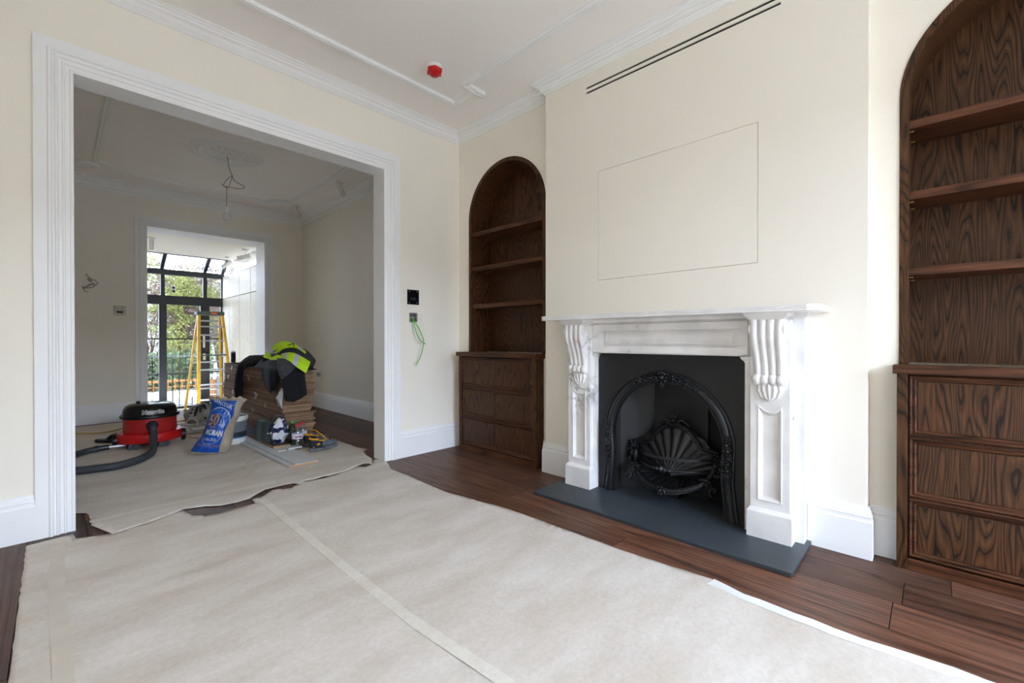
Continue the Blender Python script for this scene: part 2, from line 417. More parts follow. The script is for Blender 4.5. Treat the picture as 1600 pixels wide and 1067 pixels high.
# ceiling panel mouldings
pp = [(-.028, .002), (-.028, -.012), (-.022, -.012), (-.019, -.02), (-.004, -.02), (0, -.014), (.006, -.014), (.012, -.022), (.022, -.022), (.026, -.01), (.028, -.01), (.028, .002)]
bm = sweep(bmesh.new(), [(-.45, 2.945, CEIL), (2.357, 2.945, CEIL), (2.357, 2.663, CEIL), (2.24, 2.663, CEIL), (2.24, -.2, CEIL), (2.357, -.2, CEIL), (2.357, -.5, CEIL), (-.45, -.5, CEIL)][::-1], pp, (0, 0, 1), True)
sweep(bm, [(2.33, 2.6635, CEIL), (2.432, 2.6635, CEIL)], [(a*1.05, b*1.2 if b < 0 else b) for a, b in pp], (0, 0, 1))
struct('trim_3', bm, 'plaster', 'raised plaster panel moulding on the front room ceiling')
def notch(cx, cy, r, a0, a1, n=12): return [(cx+r*math.cos(a0+(a1-a0)*i/n), cy+r*math.sin(a0+(a1-a0)*i/n), CEIL_B) for i in range(n+1)]
path = notch(.31, 7.03, .24, -PI/2, 0)+notch(2.38, 7.03, .24, PI, 1.5*PI)+notch(2.38, 4.02, .24, PI/2, PI)+notch(.31, 4.02, .24, 0, PI/2)
struct('trim_4', sweep(bmesh.new(), path, pp, (0, 0, 1), True), 'plaster', 'raised ceiling moulding with scooped corners in the back room')

# casings
cas = [(0, 0), (0, .012), (.006, .014), (.01, .010), (.026, .011), (.03, .017), (.036, .017), (.039, .012), (.052, .013), (.056, .022), (.064, .024), (.068, .018), (.075, .019), (.08, .028), (.09, .029), (.096, .022), (.145, .023), (.145, 0)]
def casing(name, o, y, ny, label, sc=1., z0=0):
    p = [(o[0], y, z0), (o[0], y, o[2]), (o[1], y, o[2]), (o[1], y, z0)]
    if ny > 0: p = p[::-1]
    return struct(name, sweep(bmesh.new(), p, [(a*sc, b) for a, b in cas], (0, ny, 0)), 'trim', label)
casing('trim_5', OP, YP0, -1, 'white moulded casing around the wide opening, front room side')
casing('trim_6', OP, YP1, 1, 'white moulded casing around the wide opening, back room side')
casing('trim_7', DP, YR0, -1, 'white moulded casing around the doorway to the glazed extension', .84)
struct('trim_8', boxes((OP[0]-.001, OP[0]+.006, YP0-.012, YP1+.012, 0, OP[2]), (OP[1]-.006, OP[1]+.001, YP0-.012, YP1+.012, 0, OP[2]), (OP[0]+.006, OP[1]-.006, YP0-.012, YP1+.012, OP[2]-.006, OP[2]+.001)), 'trim', 'white lining of the wide opening')
struct('trim_9', boxes((DP[0]-.001, DP[0]+.006, YR0-.012, YR1, 0, DP[2]), (DP[1]-.006, DP[1]+.001, YR0-.012, YR1, 0, DP[2]), (DP[0]+.006, DP[1]-.006, YR0-.012, YR1, DP[2]-.006, DP[2]+.001)), 'trim', 'white lining of the doorway to the extension')
# skirting
bb = [(0, 0), (.022, 0), (.022, .176), (.017, .184), (.017, .197), (.02, .201), (.014, .208), (.014, .214), (.009, .224), (.008, .236), (0, .236)]
def skirt(name, path, label): return struct(name, sweep(bmesh.new(), [(x, y, 0) for x, y in path], bb, (0, 0, 1)), 'trim', label)
skirt('baseboard_chimney_near', [(XA, .121), (XA, CY0), (XC, CY0), (XC, .463)], 'white skirting between the fireplace and the near bookcase')
skirt('baseboard_chimney_far', [(XC, 1.937), (XC, CY1), (XA, CY1), (XA, 2.31)], 'white skirting between the fireplace and the far bookcase')
skirt('baseboard_partition_right', [(XA, 3.295), (XA, YP0), (2.103, YP0)], 'white skirting right of the wide opening')
skirt('baseboard_partition_left', [(-.083, YP0), (XL, YP0)], 'white skirting left of the wide opening')
skirt('baseboard_rear_right', [(2.105, YP1), (XRB, YP1), (XRB, YR0), (2.382, YR0)][1:] , 'white skirting along the side wall of the back room')
skirt('baseboard_rear_left', [(.708, YR0), (XL, YR0)], 'white skirting left of the doorway in the back room')

# front window (behind the camera): frame, sashes and panes
bm = bmesh.new(); xs_ = (.1, .91, 1.72, 2.54)
for x0 in xs_: cube(bm, x0, x0+.06, YF-.13, YF-.05, .3, 2.86)
for z0, z1 in ((.3, .37), (1.56, 1.61), (2.79, 2.86)): cube(bm, .1, 2.6, YF-.125, YF-.055, z0, z1)
wf = struct('window_1', bm, 'trim', 'large three-light sash window facing the street')
for x0, x1 in zip(xs_, xs_[1:]):
    for z0, z1 in ((.37, 1.56), (1.61, 2.79)): link('pane', box(x0+.06, x1, YF-.093, YF-.087, z0, z1), 'pane', wf)
struct('trim_10', box(0, 2.7, YF-.03, YF+.06, .26, .3), 'trim')
mat('street', '77736c', .9); mat('terrace_screen', '5c544c', .9); mat('brick_mass', '8a6a58', .9)
struct('ground_street_unseen', box(-30, 34, -40, YF-.2, -1.1, -.9), 'street', 'unseen grey street ground added outside the front window to set the ceiling light')  # unseen ground, added and toned to control light reaching the ceiling
struct('wall_upper_sky_block', box(XL-.15, 3.25, YF-.16, YR1, 3.3, 8.5), 'brick_mass', 'unseen upper floor mass of the house, added to block sky on the garden side')  # unseen mass added to shut off sky above the rear glazing
struct('wall_unseen_terrace', box(-30, 34, -26, -21, -.9, 5.2), 'terrace_screen', 'unseen dark terrace block across the street, added to screen the low sky')  # unseen block, height and dark tone set to limit light entering deep rooms
# ================================================================== fireplace
MY = 1.2                                           # centre line of the surround
hearth = thing('hearth_slab', 'dark slate hearth slab set before the marble fireplace', 'hearth', (2.44, MY, 0))
o = link('slab', box(2.236, 2.95, .446, 1.955, 0.0005, .02, .002), 'slate', hearth)
sur = thing('fireplace_surround', 'white veined marble fireplace surround with scrolled corbels', 'fireplace', (2.6, MY, .02))
H0 = .02
# shelf with reeded edge and clipped front corners
def shelf_outline(x, y0, y1, c): return [(XC, y0), (x+c, y0), (x+c*.3, y0+c*.25), (x, y0+c), (x, y1-c), (x+c*.3, y1-c*.25), (x+c, y1), (XC, y1)]
bm = bmesh.new()
for z0, z1, ins in ((1.186, 1.1955, 0), (1.1955, 1.1985, .004), (1.1985, 1.2075, 0), (1.2075, 1.2095, .003), (1.2095, 1.215, 0)):
    pts = shelf_outline(2.418+ins, .375+ins, 2.055-ins, .05); prism(bm, [(x, y, z0) for x, y in pts], (0, 0, z1-z0))
link('shelf', bm, 'marble', sur)
# back slab: legs and frieze
bm = boxes((2.6, XC, .465, .735, H0, 1.15), (2.6, XC, 1.69, 1.935, H0, 1.15), (2.6, XC, .735, 1.69, .957, 1.15))
link('back_slab', bm, 'marble', sur)
link('frieze', wall_holes('x', 2.578, .022, .72, 1.7, .965, 1.15, [(.77, 1.63, 1.0, 1.115)]), 'marble', sur)
bm = sweep(bmesh.new(), [(2.59, .77, 1.0), (2.59, .77, 1.115), (2.59, 1.63, 1.115), (2.59, 1.63, 1.0)], [(-.012, 0), (-.012, .004), (-.006, .008), (0, .012), (.006, .012), (.006, 0)], (-1, 0, 0), True)
sweep(bm, [(2.59, .80, 1.025), (2.59, .80, 1.09), (2.59, 1.60, 1.09), (2.59, 1.60, 1.025)], [(0, 0), (0, .006), (.006, .006), (.006, 0)], (-1, 0, 0), True)
link('frieze_moulding', bm, 'marble', sur)
link('bed_mould', sweep(bmesh.new(), [(XC, .465, 1.15), (2.6, .465, 1.15), (2.6, 1.935, 1.15), (XC, 1.935, 1.15)], [(-.05, 0), (0, 0), (.004, .006), (.014, .016), (.018, .028), (.028, .036), (-.05, .036)], (0, 0, 1)), 'marble', sur)
def corbel(yc):
    """S-scroll bracket with four reeds, scroll foot and shell drop"""
    top = thing('', '', '')  if False else None
    w = .078; zt, zb = 1.15, .862
    def fx(t):             # projection from the pilaster face down the bracket
        return .060*(1-t)**1.1*(1+.3*math.sin(t*PI*1.1)) + .018*math.sin(t*PI) + .016 - .026*math.sin(PI*min(1, t*1.0))**2*(t > .3)*(t-.3)*1.6
    rows = []
    nu, nv = 48, 30
    for j in range(nv+1):
        t = j/nv; z = zt+(zb-zt)*t; ww = w*(1-.13*t); r = []
        for i in range(nu+1):
            s = -1+2*i/nu; reed = abs(math.sin((s+1)*PI*2))**.6
            x = 2.545-fx(t)-.014*reed+.014
            r.append((x, yc+s*ww, z))
        rows.append([(2.55, yc-ww, z)]+r+[(2.55, yc+ww, z)])
    bm = bmesh.new(); grid_mesh(bm, rows)
    # scroll roll at the foot: reeded cylinder
    prof = []
    for i in range(49):
        s = -1+2*i/48; prof.append((.021+.009*abs(math.sin((s+1)*PI*2))**.6, s*w*.92))
    lathe(bm, prof, 20, (0, 1, 0), (2.545-.016, yc, .842))
    # side volutes
    for s in (-1, 1):
        sp = []
        for i in range(44):
            a = i/43*2.2*2*PI; rr = .036*(1-i/43*.85); sp.append((2.545-.048+rr*math.cos(a)*.9, yc+s*w*.995, 1.10+rr*math.sin(a)))
        tube(bm, sp, .0045, 6)
        sp = []
        for i in range(26):
            a = i/25*1.5*2*PI; rr = .02*(1-i/25*.8); sp.append((2.545-.016+rr*math.cos(a), yc+s*w*.93, .842+rr*math.sin(a)))
        tube(bm, sp, .003, 6)
    return bm
def leaf_drop(yc):
    rows = []; n = 40
    for j in range(13):
        t = j/12; z = .826-.095*t; ww = .062*math.sqrt(max(0, 1-t**2.2))*(.95+.05*math.cos(t*18)); r = []
        for i in range(n+1):
            s = -1+2*i/n; fl_ = .5+.5*math.cos(s*PI*4.5)
            r.append((2.545-.004-(.024*(1-t*.75)*(1-s*s*.75)+.007*fl_*(1-.4*t)), yc+s*ww, z-.012*abs(s)*math.sin(t*3)+.006*fl_*t))
        rows.append([(2.551, yc-ww, z)]+r+[(2.551, yc+ww, z)])
    return grid_mesh(bmesh.new(), rows)
for s in (-1, 1):
    yc = MY+s*.594                                  # pilaster centre
    pil = link('pilaster', wall_holes('x', 2.545, .055, yc-.09, yc+.09, .17, 1.15, [(yc-.052, yc+.052, .215, .70)]), 'marble', sur)
    # sunk panel with scooped head
    head = [(2.56, yc+.052-.104*i/14, .70-.028*math.sin(PI*i/14)) for i in range(15)]
    bm = sweep(bmesh.new(), [(2.545, yc-.052, .215), (2.545, yc+.052, .215)]+[(2.545, y, z) for _, y, z in head], [(.004, -.014), (.004, .003), (0, .004), (-.006, .0), (-.011, -.004), (-.013, -.009), (-.018, -.014)], (-1, 0, 0), True)
    prism(bm, [(2.5455, y, z) for _, y, z in head]+[(2.5455, yc-.056, .703), (2.5455, yc+.056, .703)][0:2], (.02, 0, 0))
    link('panel_moulding', bm, 'marble', pil)
    link('panel', box(2.559, 2.57, yc-.06, yc+.06, .2, .71), 'marble', pil)
    bm = box(2.522, 2.6, yc-.103, yc+.103, H0, .152)
    sweep(bm, [(2.6, yc-.103, .152), (2.522, yc-.103, .152), (2.522, yc+.103, .152), (2.6, yc+.103, .152)], [(-.02, 0), (0, 0), (-.001, .005), (-.006, .008), (-.012, .018), (-.022, .02)], (0, 0, 1))
    cube(bm, 2.545, 2.6, yc-.09, yc+.09, .15, .172)
    link('plinth', bm, 'marble', sur)
    soft(link('corbel', corbel(yc), 'marble', sur), 50)
    soft(link('shell_drop', leaf_drop(yc), 'marble', sur), 60)
    # block below the shelf, over the corbel
    link('shelf_block', sweep(bmesh.new(), [(2.6, yc-.079, 1.15), (2.47, yc-.079, 1.15), (2.47, yc+.079, 1.15), (2.6, yc+.079, 1.15)],
         [(-.1, 0), (0, 0), (.004, .006), (.016, .018), (.02, .03), (.028, .036), (-.1, .036)], (0, 0, 1)), 'marble', sur)
    yi = MY+.0125+s*.4775; 
    # inner slip and its little capital
    bm = box(2.585, 2.6, min(yi, yi-s*-.045), max(yi, yi-s*-.045), H0, .957)
    link('slip', bm, 'marble', sur)
    y0, y1 = sorted((yi-s*.0, yi+s*.045))
    link('slip_capital', sweep(bmesh.new(), [(2.6, y0, .925), (2.585, y0, .925), (2.585, y1, .925), (2.6, y1, .925)], [(-.03, 0), (.003, 0), (.003, .006), (.008, .01), (.016, .02), (.02, .03), (-.03, .03)], (0, 0, 1)), 'marble', sur)

# ---- cast iron insert
ins = thing('cast_iron_insert', 'black cast iron arched fireplace insert inside the marble surround', 'fireplace insert', (2.63, MY, .02))
AY, AZ, RO, RI = 1.2125, .43, .415, .352
def arch_pts(r, x, n=40, flare=0.):
    pts = [(x, AY+(r+flare)*1.0, H0), (x, AY+r+flare*.25, .12), (x, AY+r-.008, .25)]
    pts += [(x, AY+r*math.cos(PI*i/n), AZ+r*math.sin(PI*i/n)) for i in range(n+1)]
    pts += [(x, AY-r+.008, .25), (x, AY-r-flare*.25, .12), (x, AY-r-flare, H0)]
    return pts
inner = arch_pts(RI, 2.632)
bm = bmesh.new(); outer = []
for _, y, z in inner:                                # outer rectangle point for every arch point
    dy, dz = y-AY, z-.43
    if z <= .43: outer.append((2.632, AY+(.4775 if dy > 0 else -.4775), z))
    else:
        t = min(.4775/max(1e-6, abs(dy)), .527/max(1e-6, dz)); outer.append((2.632, AY+dy*t, .43+dz*t))
grid_mesh(bm, [inner, outer]); grid_mesh(bm, [[(2.66, y, z) for _, y, z in inner], [(2.632, y, z) for _, y, z in inner]])
link('plate', bm, 'iron_matt', ins)
bm = bmesh.new()
sweep(bm, arch_pts(.383, 2.632, 48, .02), [(-.036, 0), (-.034, .012), (-.026, .012), (-.02, .022), (-.004, .026), (.012, .02), (.018, .01), (.024, .01), (.028, .016), (.034, .014), (.036, 0)], (-1, 0, 0))
soft(link('arch_moulding', bm, 'iron', ins), 50)
def floral(bm, c, n, r, scale=1., seed=0):
    rnd = random.Random(seed); c = Vector(c)
    for i in range(n):
        a = 2*PI*i/n+rnd.uniform(-.2, .2)
        blob(bm, c+Vector((-.01*scale, r*math.cos(a), r*math.sin(a))), .55*r, 1, (.9, .75, .75))
        tube(bm, [c+Vector((-.004, r*math.cos(a+t*.9)*(1+t*.7), r*math.sin(a+t*.9)*(1+t*.7))) for t in (0, .3, .6, .9)], .16*r, 5)
    blob(bm, c+Vector((-.012*scale, 0, 0)), r*.62, 2, (.7, 1, 1)); blob(bm, c+Vector((-.024*scale, 0, 0)), r*.3, 1)
bm = bmesh.new()
floral(bm, (2.608, AY, AZ+.383), 8, .03, 1.2, 1)
for s in (-1, 1):
    for k, (a, r) in enumerate(((11, .02), (17, .017), (23, .02), (29, .014), (34, .011))):
        t = PI/2+s*math.radians(a); floral(bm, (2.61, AY+.383*math.cos(t), AZ+.383*math.sin(t)), 5, r, 1, k)
tube(bm, [(2.606, AY, AZ+.345), (2.602, AY, AZ+.33), (2.606, AY, AZ+.312)], [.018, .013, .003], 8)
soft(link('crown_flowers', bm, 'iron', ins), 60)
for s in (-1, 1):
    bm = bmesh.new()
    for k, (z, r) in enumerate(((.49, .013), (.455, .018), (.42, .021), (.38, .019), (.345, .016), (.31, .02), (.275, .017), (.24, .013), (.205, .01), (.17, .008), (.14, .006))):
        floral(bm, (2.612, AY+s*(.383 if z < .43 else math.sqrt(.383**2-(z-.43)**2))-s*.004*math.sin(k*1.7), z), 5, r, 1, k+20)
    tube(bm, smooth_path([(2.612, AY+s*.375, .5), (2.606, AY+s*.395, .43), (2.606, AY+s*.37, .36), (2.606, AY+s*.39, .28), (2.61, AY+s*.375, .2), (2.612, AY+s*.392, .08)], 6), .006, 6)
    soft(link('side_flowers', bm, 'iron', ins), 60)
# splayed cheeks and back of the firebox
bm = bmesh.new()
path = [(2.645, AY+.40), (2.73, AY+.36), (2.82, AY+.27), (2.86, AY+.20), (2.875, AY+.18), (2.875, AY-.18), (2.86, AY-.20), (2.82, AY-.27), (2.73, AY-.36), (2.645, AY-.40)]
grid_mesh(bm, [[(x, y, z) for x, y in path] for z in (H0, .3, .6, .93)])
bm.faces.new([bm.verts.new((x, y, .93)) for x, y in path])
link('firebox', bm, 'iron_matt', ins)

# ---- the grate basket
gr = thing('fire_grate', 'black ornate cast iron fire basket with curved bars and shell back', 'fire grate', (2.72, MY, .02))
GY = 1.2125
def bow(y, x0=2.80, d=.17, hw=.26): return x0-d*(1-min(1, abs((y-GY)/hw))**2.2)
bm = bmesh.new()                                     # fluted shell back, dished into a bowl
rows = []
for j in range(19):
    t = j/18; r = []
    for i in range(65):
        a = PI*i/64; fl_ = .007*math.cos(a*22)*(.25+t)
        rr = .02+.25*t; y = GY+rr*math.cos(a)*1.03; z = .19+rr*math.sin(a)*1.1*(1+.05*math.cos(2*a))
        x = 2.68+.13*t**.6+fl_
        r.append((x, y, z))
    rows.append(r)
grid_mesh(bm, rows, .006)
soft(link('shell_back', bm, 'iron', gr), 50)
bm = bmesh.new()                                     # scrolled rim over the back
rim = smooth_path([(2.775, GY+.285, .30), (2.79, GY+.27, .345), (2.80, GY+.22, .36), (2.80, GY+.17, .37), (2.80, GY+.135, .42), (2.80, GY+.08, .475), (2.80, GY, .50),
                   (2.80, GY-.08, .475), (2.80, GY-.135, .42), (2.80, GY-.17, .37), (2.80, GY-.22, .36), (2.79, GY-.27, .345), (2.775, GY-.285, .30)], 8)
tube(bm, rim, .021, 8, flat=.7); tube(bm, [p+Vector((-.016, 0, .004)) for p in rim], .008, 6); tube(bm, [p+Vector((-.014, 0, -.02)) for p in rim], .005, 6)
for k in range(3, len(rim)-3, 2): blob(bm, rim[k]+Vector((-.019, 0, -.008)), .007, 1)
for s in (-1, 1): floral(bm, (2.765, GY+s*.275, .325), 6, .026, 1.2, 50+s); tube(bm, smooth_path([(2.78, GY+s*.1, .50), (2.775, GY+s*.06, .53), (2.775, GY+s*.03, .515), (2.775, GY+s*.045, .50)], 5), .008, 6)
floral(bm, (2.775, GY, .525), 6, .022, 1.2, 60)
for a in (-.6, -.25, .1+.25-.35, .25, .6):
    tube(bm, smooth_path([(2.775, GY, .52), (2.765, GY+.025*math.sin(a)*1.4, .555), (2.77, GY+.05*math.sin(a), .59-.02*abs(a))], 4), lambda t: .010*(1-t*.8), 6)
soft(link('rim', bm, 'iron', gr), 60)
def bar(z, rad, x0, hw, d, ext=0): return smooth_path([(bow(GY+s*hw, x0, d, hw), GY+s*hw, z) for s in [i/8 for i in range(-8, 9)]], 3)
bm = bmesh.new(); pth = bar(.315, .008, 2.785, .27, .18)
grid_mesh(bm, [[p+Vector((0, 0, -.009)) for p in pth], [p+Vector((0, 0, .009)) for p in pth]], .007)
link('top_bar', bm, 'iron', gr)
bm = bmesh.new(); pth = bar(.245, .008, 2.775, .25, .18); tube(bm, pth, .008, 8)
mid = pth[len(pth)//2]; lathe(bm, [(.004, -.06), (.012, -.05), (.008, -.04), (.018, -.025), (.012, -.016), (.024, 0), (.012, .016), (.018, .025), (.008, .04), (.012, .05), (.004, .06)], 12, (0, 1, 0), mid)
soft(link('middle_bar', bm, 'iron', gr), 50)
bm = bmesh.new()                                     # heavy curved bottom rail
low = smooth_path([(2.775, GY+.27, .30), (2.74, GY+.25, .23), (2.68, GY+.2, .165), (2.62, GY+.1, .125), (2.60, GY, .115), (2.62, GY-.1, .125), (2.68, GY-.2, .165), (2.74, GY-.25, .23), (2.775, GY-.27, .30)], 8)
tube(bm, low, .017, 8, flat=1.2); tube(bm, [p+Vector((-.012, 0, -.012)) for p in low], .007, 6)
for k in range(6, len(low)-6, 2): blob(bm, low[k]+Vector((-.016, 0, .004)), .007, 1)
floral(bm, (2.585, GY, .12), 6, .022, 1.2, 70); tube(bm, [(2.586, GY, .11), (2.582, GY, .085), (2.588, GY, .066)], [.02, .014, .003], 8)
soft(link('bottom_rail', bm, 'iron', gr), 60)
bm = bmesh.new()                                     # floor of the basket: fanned fire bars
for i in range(9):
    y = GY+(-4+i)*.05; xf = bow(y, 2.78, .16, .25)
    tube(bm, [(xf, y, .14+.7*(y-GY)**2), (2.80, GY+(y-GY)*.6, .165)], .006, 6)
link('fire_bars', bm, 'iron', gr)
for s in (-1, 1):
    bm = bmesh.new()
    leg = smooth_path([(2.70, GY+s*.2, .20), (2.69, GY+s*.235, .205), (2.685, GY+s*.262, .19), (2.685, GY+s*.262, .16), (2.685, GY+s*.255, .135), (2.68, GY+s*.27, .118)], 6)
    tube(bm, leg, lambda t: .017-.007*math.sin(PI*t), 8); blob(bm, (2.68, GY+s*.27, .122), .018, 2, (1, 1, .6)); floral(bm, (2.672, GY+s*.25, .19), 5, .014, 1, 80+s)
    tube(bm, smooth_path([(2.68, GY+s*.26, .165), (2.675, GY+s*.285, .175), (2.675, GY+s*.295, .16), (2.675, GY+s*.283, .15)], 5), .006, 6)
    soft(link('leg', bm, 'iron', gr), 60)
    bm = bmesh.new(); tube(bm, smooth_path([(2.77, GY+s*.268, .34), (2.76, GY+s*.3, .32), (2.755, GY+s*.285, .28), (2.755, GY+s*.305, .25), (2.75, GY+s*.28, .22), (2.745, GY+s*.262, .235)], 6), .012, 8)
    for q in range(4): floral(bm, (2.745, GY+s*(.285+.012*(-1)**q), .235+.03*q), 5, .011, 1, 90+q)
    soft(link('side_scroll', bm, 'iron', gr), 60)
link('back_leg', box(2.78, 2.874, GY-.03, GY+.03, H0, .2), 'iron', gr)

# ================================================================== wall fittings over the fireplace
tag(link('flush_wall_panel', box(XC, XC+.02, .7025, 1.7285, 1.4765, 2.2505), 'wall'), 'flush cream cover panel with thin shadow gap above the mantel', 'panel')
link_gap = thing('air_vent', 'long twin slot air vent recessed high in the chimney breast', 'vent', (XC, 1.21, 2.867))
for z in (2.842, 2.877): link('slot', boxes((XC+.05, XC+.06, .593, 1.834, z, z+.0149), (XC+.004, XC+.05, .593, 1.834, z+.0003, z+.0012), (XC+.009, XC+.05, .593, 1.834, z+.0135, z+.0147)), 'black_steel', link_gap)
struct('trim_11', box(XC+.03, XC+.04, .68, 1.75, 1.455, 2.27), 'wall')

# ================================================================== bookcases in the alcoves
def bookcase(c, label, labels):
    t = thing('arched_bookcase', label, 'bookcase', (2.9, c, .932))
    n = 36; path = [(0, c-NR+.034, .932), (0, c-NR+.034, NZ)]+[(0, c-(NR-.034)*math.cos(PI*i/n), NZ+(NR-.034)*math.sin(PI*i/n)) for i in range(1, n)]+[(0, c+NR-.034, NZ), (0, c+NR-.034, .932)]
    bm = sweep(bmesh.new(), path[::-1], [(0, -2.779), (0, -3.05), (.0335, -3.05), (.0335, -2.779)], (-1, 0, 0))
    soft(link('arched_frame', bm, 'oak_v', t), 40)
    pts = [(3.037, c-NR+.03, .932)]+[(3.037, c-(NR-.03)*math.cos(PI*i/n), NZ+(NR-.03)*math.sin(PI*i/n)) for i in range(n+1)]+[(3.037, c+NR-.03, .932)]
    link('back_panel', prism(bmesh.new(), pts[::-1], (.012, 0, 0)), 'oak_v', t)
    for z in (2.08, 1.746, 1.388):
        s = link('shelf', box(2.795, 3.037, c-NR+.034, c+NR-.034, z-.038, z, .001), 'oak_h', t)
        for y, d in ((c-NR+.034, 1), (c+NR-.034, -1)):
            for x in (2.83, 2.98):
                bm = bmesh.new(); lathe(bm, [(.0035, 0), (.0035, .016)], 8, (0, d, 0), (x, y, z-.042)); link('shelf_pin', bm, 'brass', s)
    return t
mat('brass', 'b89a55', .3, .9)
def cabinet(c, label, wl):
    hw = .4875; y0, y1 = c-hw, c+hw; X0 = 2.683
    t = thing('alcove_cabinet', label, 'cabinet', (2.73, c, 0))
    link('carcass', boxes((X0, XA-.001, y0, y0+.038, 0, .893), (X0, XA-.001, y1-.038, y1, 0, .893), (X0+.03, XA-.001, y0+.038, y1-.038, .05, .893)), 'oak_v', t)
    link('plinth', box(X0, XA-.001, y0+.038, y1-.038, 0, .052, .002), 'oak_h', t)
    for s in (-1, 1):
        d0, d1 = sorted((c+s*.0008, c+s*(hw-.042)))
        door = link('door', box(X0+.012, X0+.028, d0, d1, .06, .889), 'oak_v', t)
        for z0, z1 in ((.062, .327), (.333, .604), (.61, .887)):
            # bead frame on three sides; the two leaves meet with a plain joint
            e, f_ = (d1, d0) if s > 0 else (d0, d1)
            path = [(X0+.012, f_, z0), (X0+.012, e, z0), (X0+.012, e, z1), (X0+.012, f_, z1)]
            prof = [(0, 0), (0, .008), (.005, .012), (.009, .010), (.011, .003), (.016, .003), (.019, .009), (.024, .007), (.028, 0)]
            if s < 0: path = path[::-1]
            path = path[::-1]
            prof = [(a, b) for a, b in prof]
            link('bead_moulding', sweep(bmesh.new(), path, prof, (-1, 0, 0)), 'oak_h', door)
            p0, p1 = sorted((f_, e-s*.03 if s > 0 else e+.03))
            link('panel', box(X0+.008, X0+.013, p0+.0006, p1-.0006, z0+.03, z1-.03), 'oak_v', door)
    w_ = tag(link('worktop', box(2.657, XA, y0-.016, y1+.014, .893, .932, .0015), 'oak_h'), wl, 'worktop')
    bm = bmesh.new()
    return t
bookcase(NC[0][0], 'dark oak arched bookcase in the alcove beside the wide opening', None)
bookcase(NC[1][0], 'dark oak arched bookcase in the alcove nearest the street window', None)
cabinet(2.8025, 'dark oak panelled cabinet under the far bookcase, beside the wide opening', 'dark oak top of the cabinet beside the wide opening')
cabinet(-.3675, 'dark oak panelled cabinet under the near bookcase, beyond the white skirting', 'dark oak top of the cabinet nearest the street window')
# ================================================================== floor protection paper
CREASE = [onz(*q)[:2] for q in ((185, 938), (260, 915), (330, 895), (390, 870), (470, 852))]
def paper_z(x, y, seed, z0, amp=.0035):
    h = noise.noise(Vector((x*2.2+y*.9, y*3.2-x*1.2, seed)))*.6+noise.noise(Vector((x*7, y*7, seed+5)))*.25+.5
    if seed == 1:                                     # one long crease in the front sheet
        for (ax, ay), (bx, by_) in zip(CREASE, CREASE[1:]):
            if ax <= x < bx: e = y-(ay+(by_-ay)*(x-ax)/(bx-ax)); h += 2.2*math.exp(-(e/.03)**2)*(1 if e > 0 else math.exp(-(e/.012)**2))
    return z0+amp*max(0, h)
def paper_sheet(name, pix, label, extra=None, z0=.002, amp=.0035, step=.045, seed=0, m='paper', thick=.0012):
    """torn sheet: outline in floor coordinates, gently cockled"""
    P = [(p[0], p[1]) for p in pix]
    # roughen the outline a little
    out = []
    rnd = random.Random(seed)
    for (a, b), (c, d) in zip(P, P[1:]+P[:1]):
        L = math.hypot(c-a, d-b); n = max(1, int(L/.04))
        for k in range(n):
            t = k/n; j = .0025 if 0 < k else 0
            out.append(Vector((a+(c-a)*t+rnd.uniform(-j, j), b+(d-b)*t+rnd.uniform(-j, j))))
    nb = len(out); xs = [p.x for p in out]; ys = [p.y for p in out]
    pts = list(out); x = min(xs)+step/2
    def inside(px, py):
        c = False; j = nb-1
        for i in range(nb):
            if (out[i].y > py) != (out[j].y > py) and px < (out[j].x-out[i].x)*(py-out[i].y)/(out[j].y-out[i].y)+out[i].x: c = not c
            j = i
        return c
    while x < max(xs):
        y = min(ys)+step/2
        while y < max(ys):
            q = Vector((x+rnd.uniform(-.2, .2)*step, y+rnd.uniform(-.2, .2)*step))
            if inside(q.x, q.y): pts.append(q)
            y += step
        x += step
    r = delaunay_2d_cdt(pts, [(i, (i+1) % nb) for i in range(nb)], [list(range(nb))], 1, 1e-6)
    bm = bmesh.new(); vs = []
    for p in r[0]: vs.append(bm.verts.new((p.x, p.y, paper_z(p.x, p.y, seed, z0, amp))))
    for f in r[2]: bm.faces.new([vs[i] for i in f])
    bmesh.ops.recalc_face_normals(bm, faces=bm.faces[:])
    if sum(f.normal.z for f in bm.faces) < 0: bmesh.ops.reverse_faces(bm, faces=bm.faces[:])
    g = bmesh.ops.extrude_face_region(bm, geom=bm.faces[:])
    bmesh.ops.translate(bm, vec=(0, 0, -thick), verts=[v for v in g['geom'] if isinstance(v, bmesh.types.BMVert)])
    o = link(name, bm, m)
    for p in o.data.polygons: p.use_smooth = abs(p.normal.z) > .5
    return o
F = lambda x, y: onz(x, y)[:2]
left_far = [(41, 854), (113, 835.5), (119, 842.5), (176, 834.5), (215, 822), (250, 809), (286, 796.5), (287, 800), (300, 806), (320, 807), (345, 802), (372, 794), (399, 787), (394, 781), (406, 778)]
right_far = [(406, 778), (412, 775.5), (424, 767), (440, 764), (455, 763), (465, 757.5), (471, 751), (482, 751), (492, 750.5), (506, 748), (521, 743.5), (540, 736), (559, 729), (571, 730.5), (580, 727), (582, 721), (591, 714), (604, 722)]
tag(paper_sheet('floor_paper', [F(*p) for p in left_far]+[(.94, -3.2), (-.085, -3.2)], '', seed=1),  # unseen stretch behind the camera added for more bounced light
    'beige floor protection paper with a long crease, along the wall left of the opening', 'floor paper')
right_edge = [(1.87, 3.167), (1.862, 2.8), (1.85, 2.39), (1.875, 2.25), (1.905, 2.05), (1.93, 1.87), (1.938, 1.39), (1.948, 1.02), (1.978, .688), (1.95, .56), (1.938, .26), (1.95, .087), (1.97, -.125), (1.96, -3.2)]
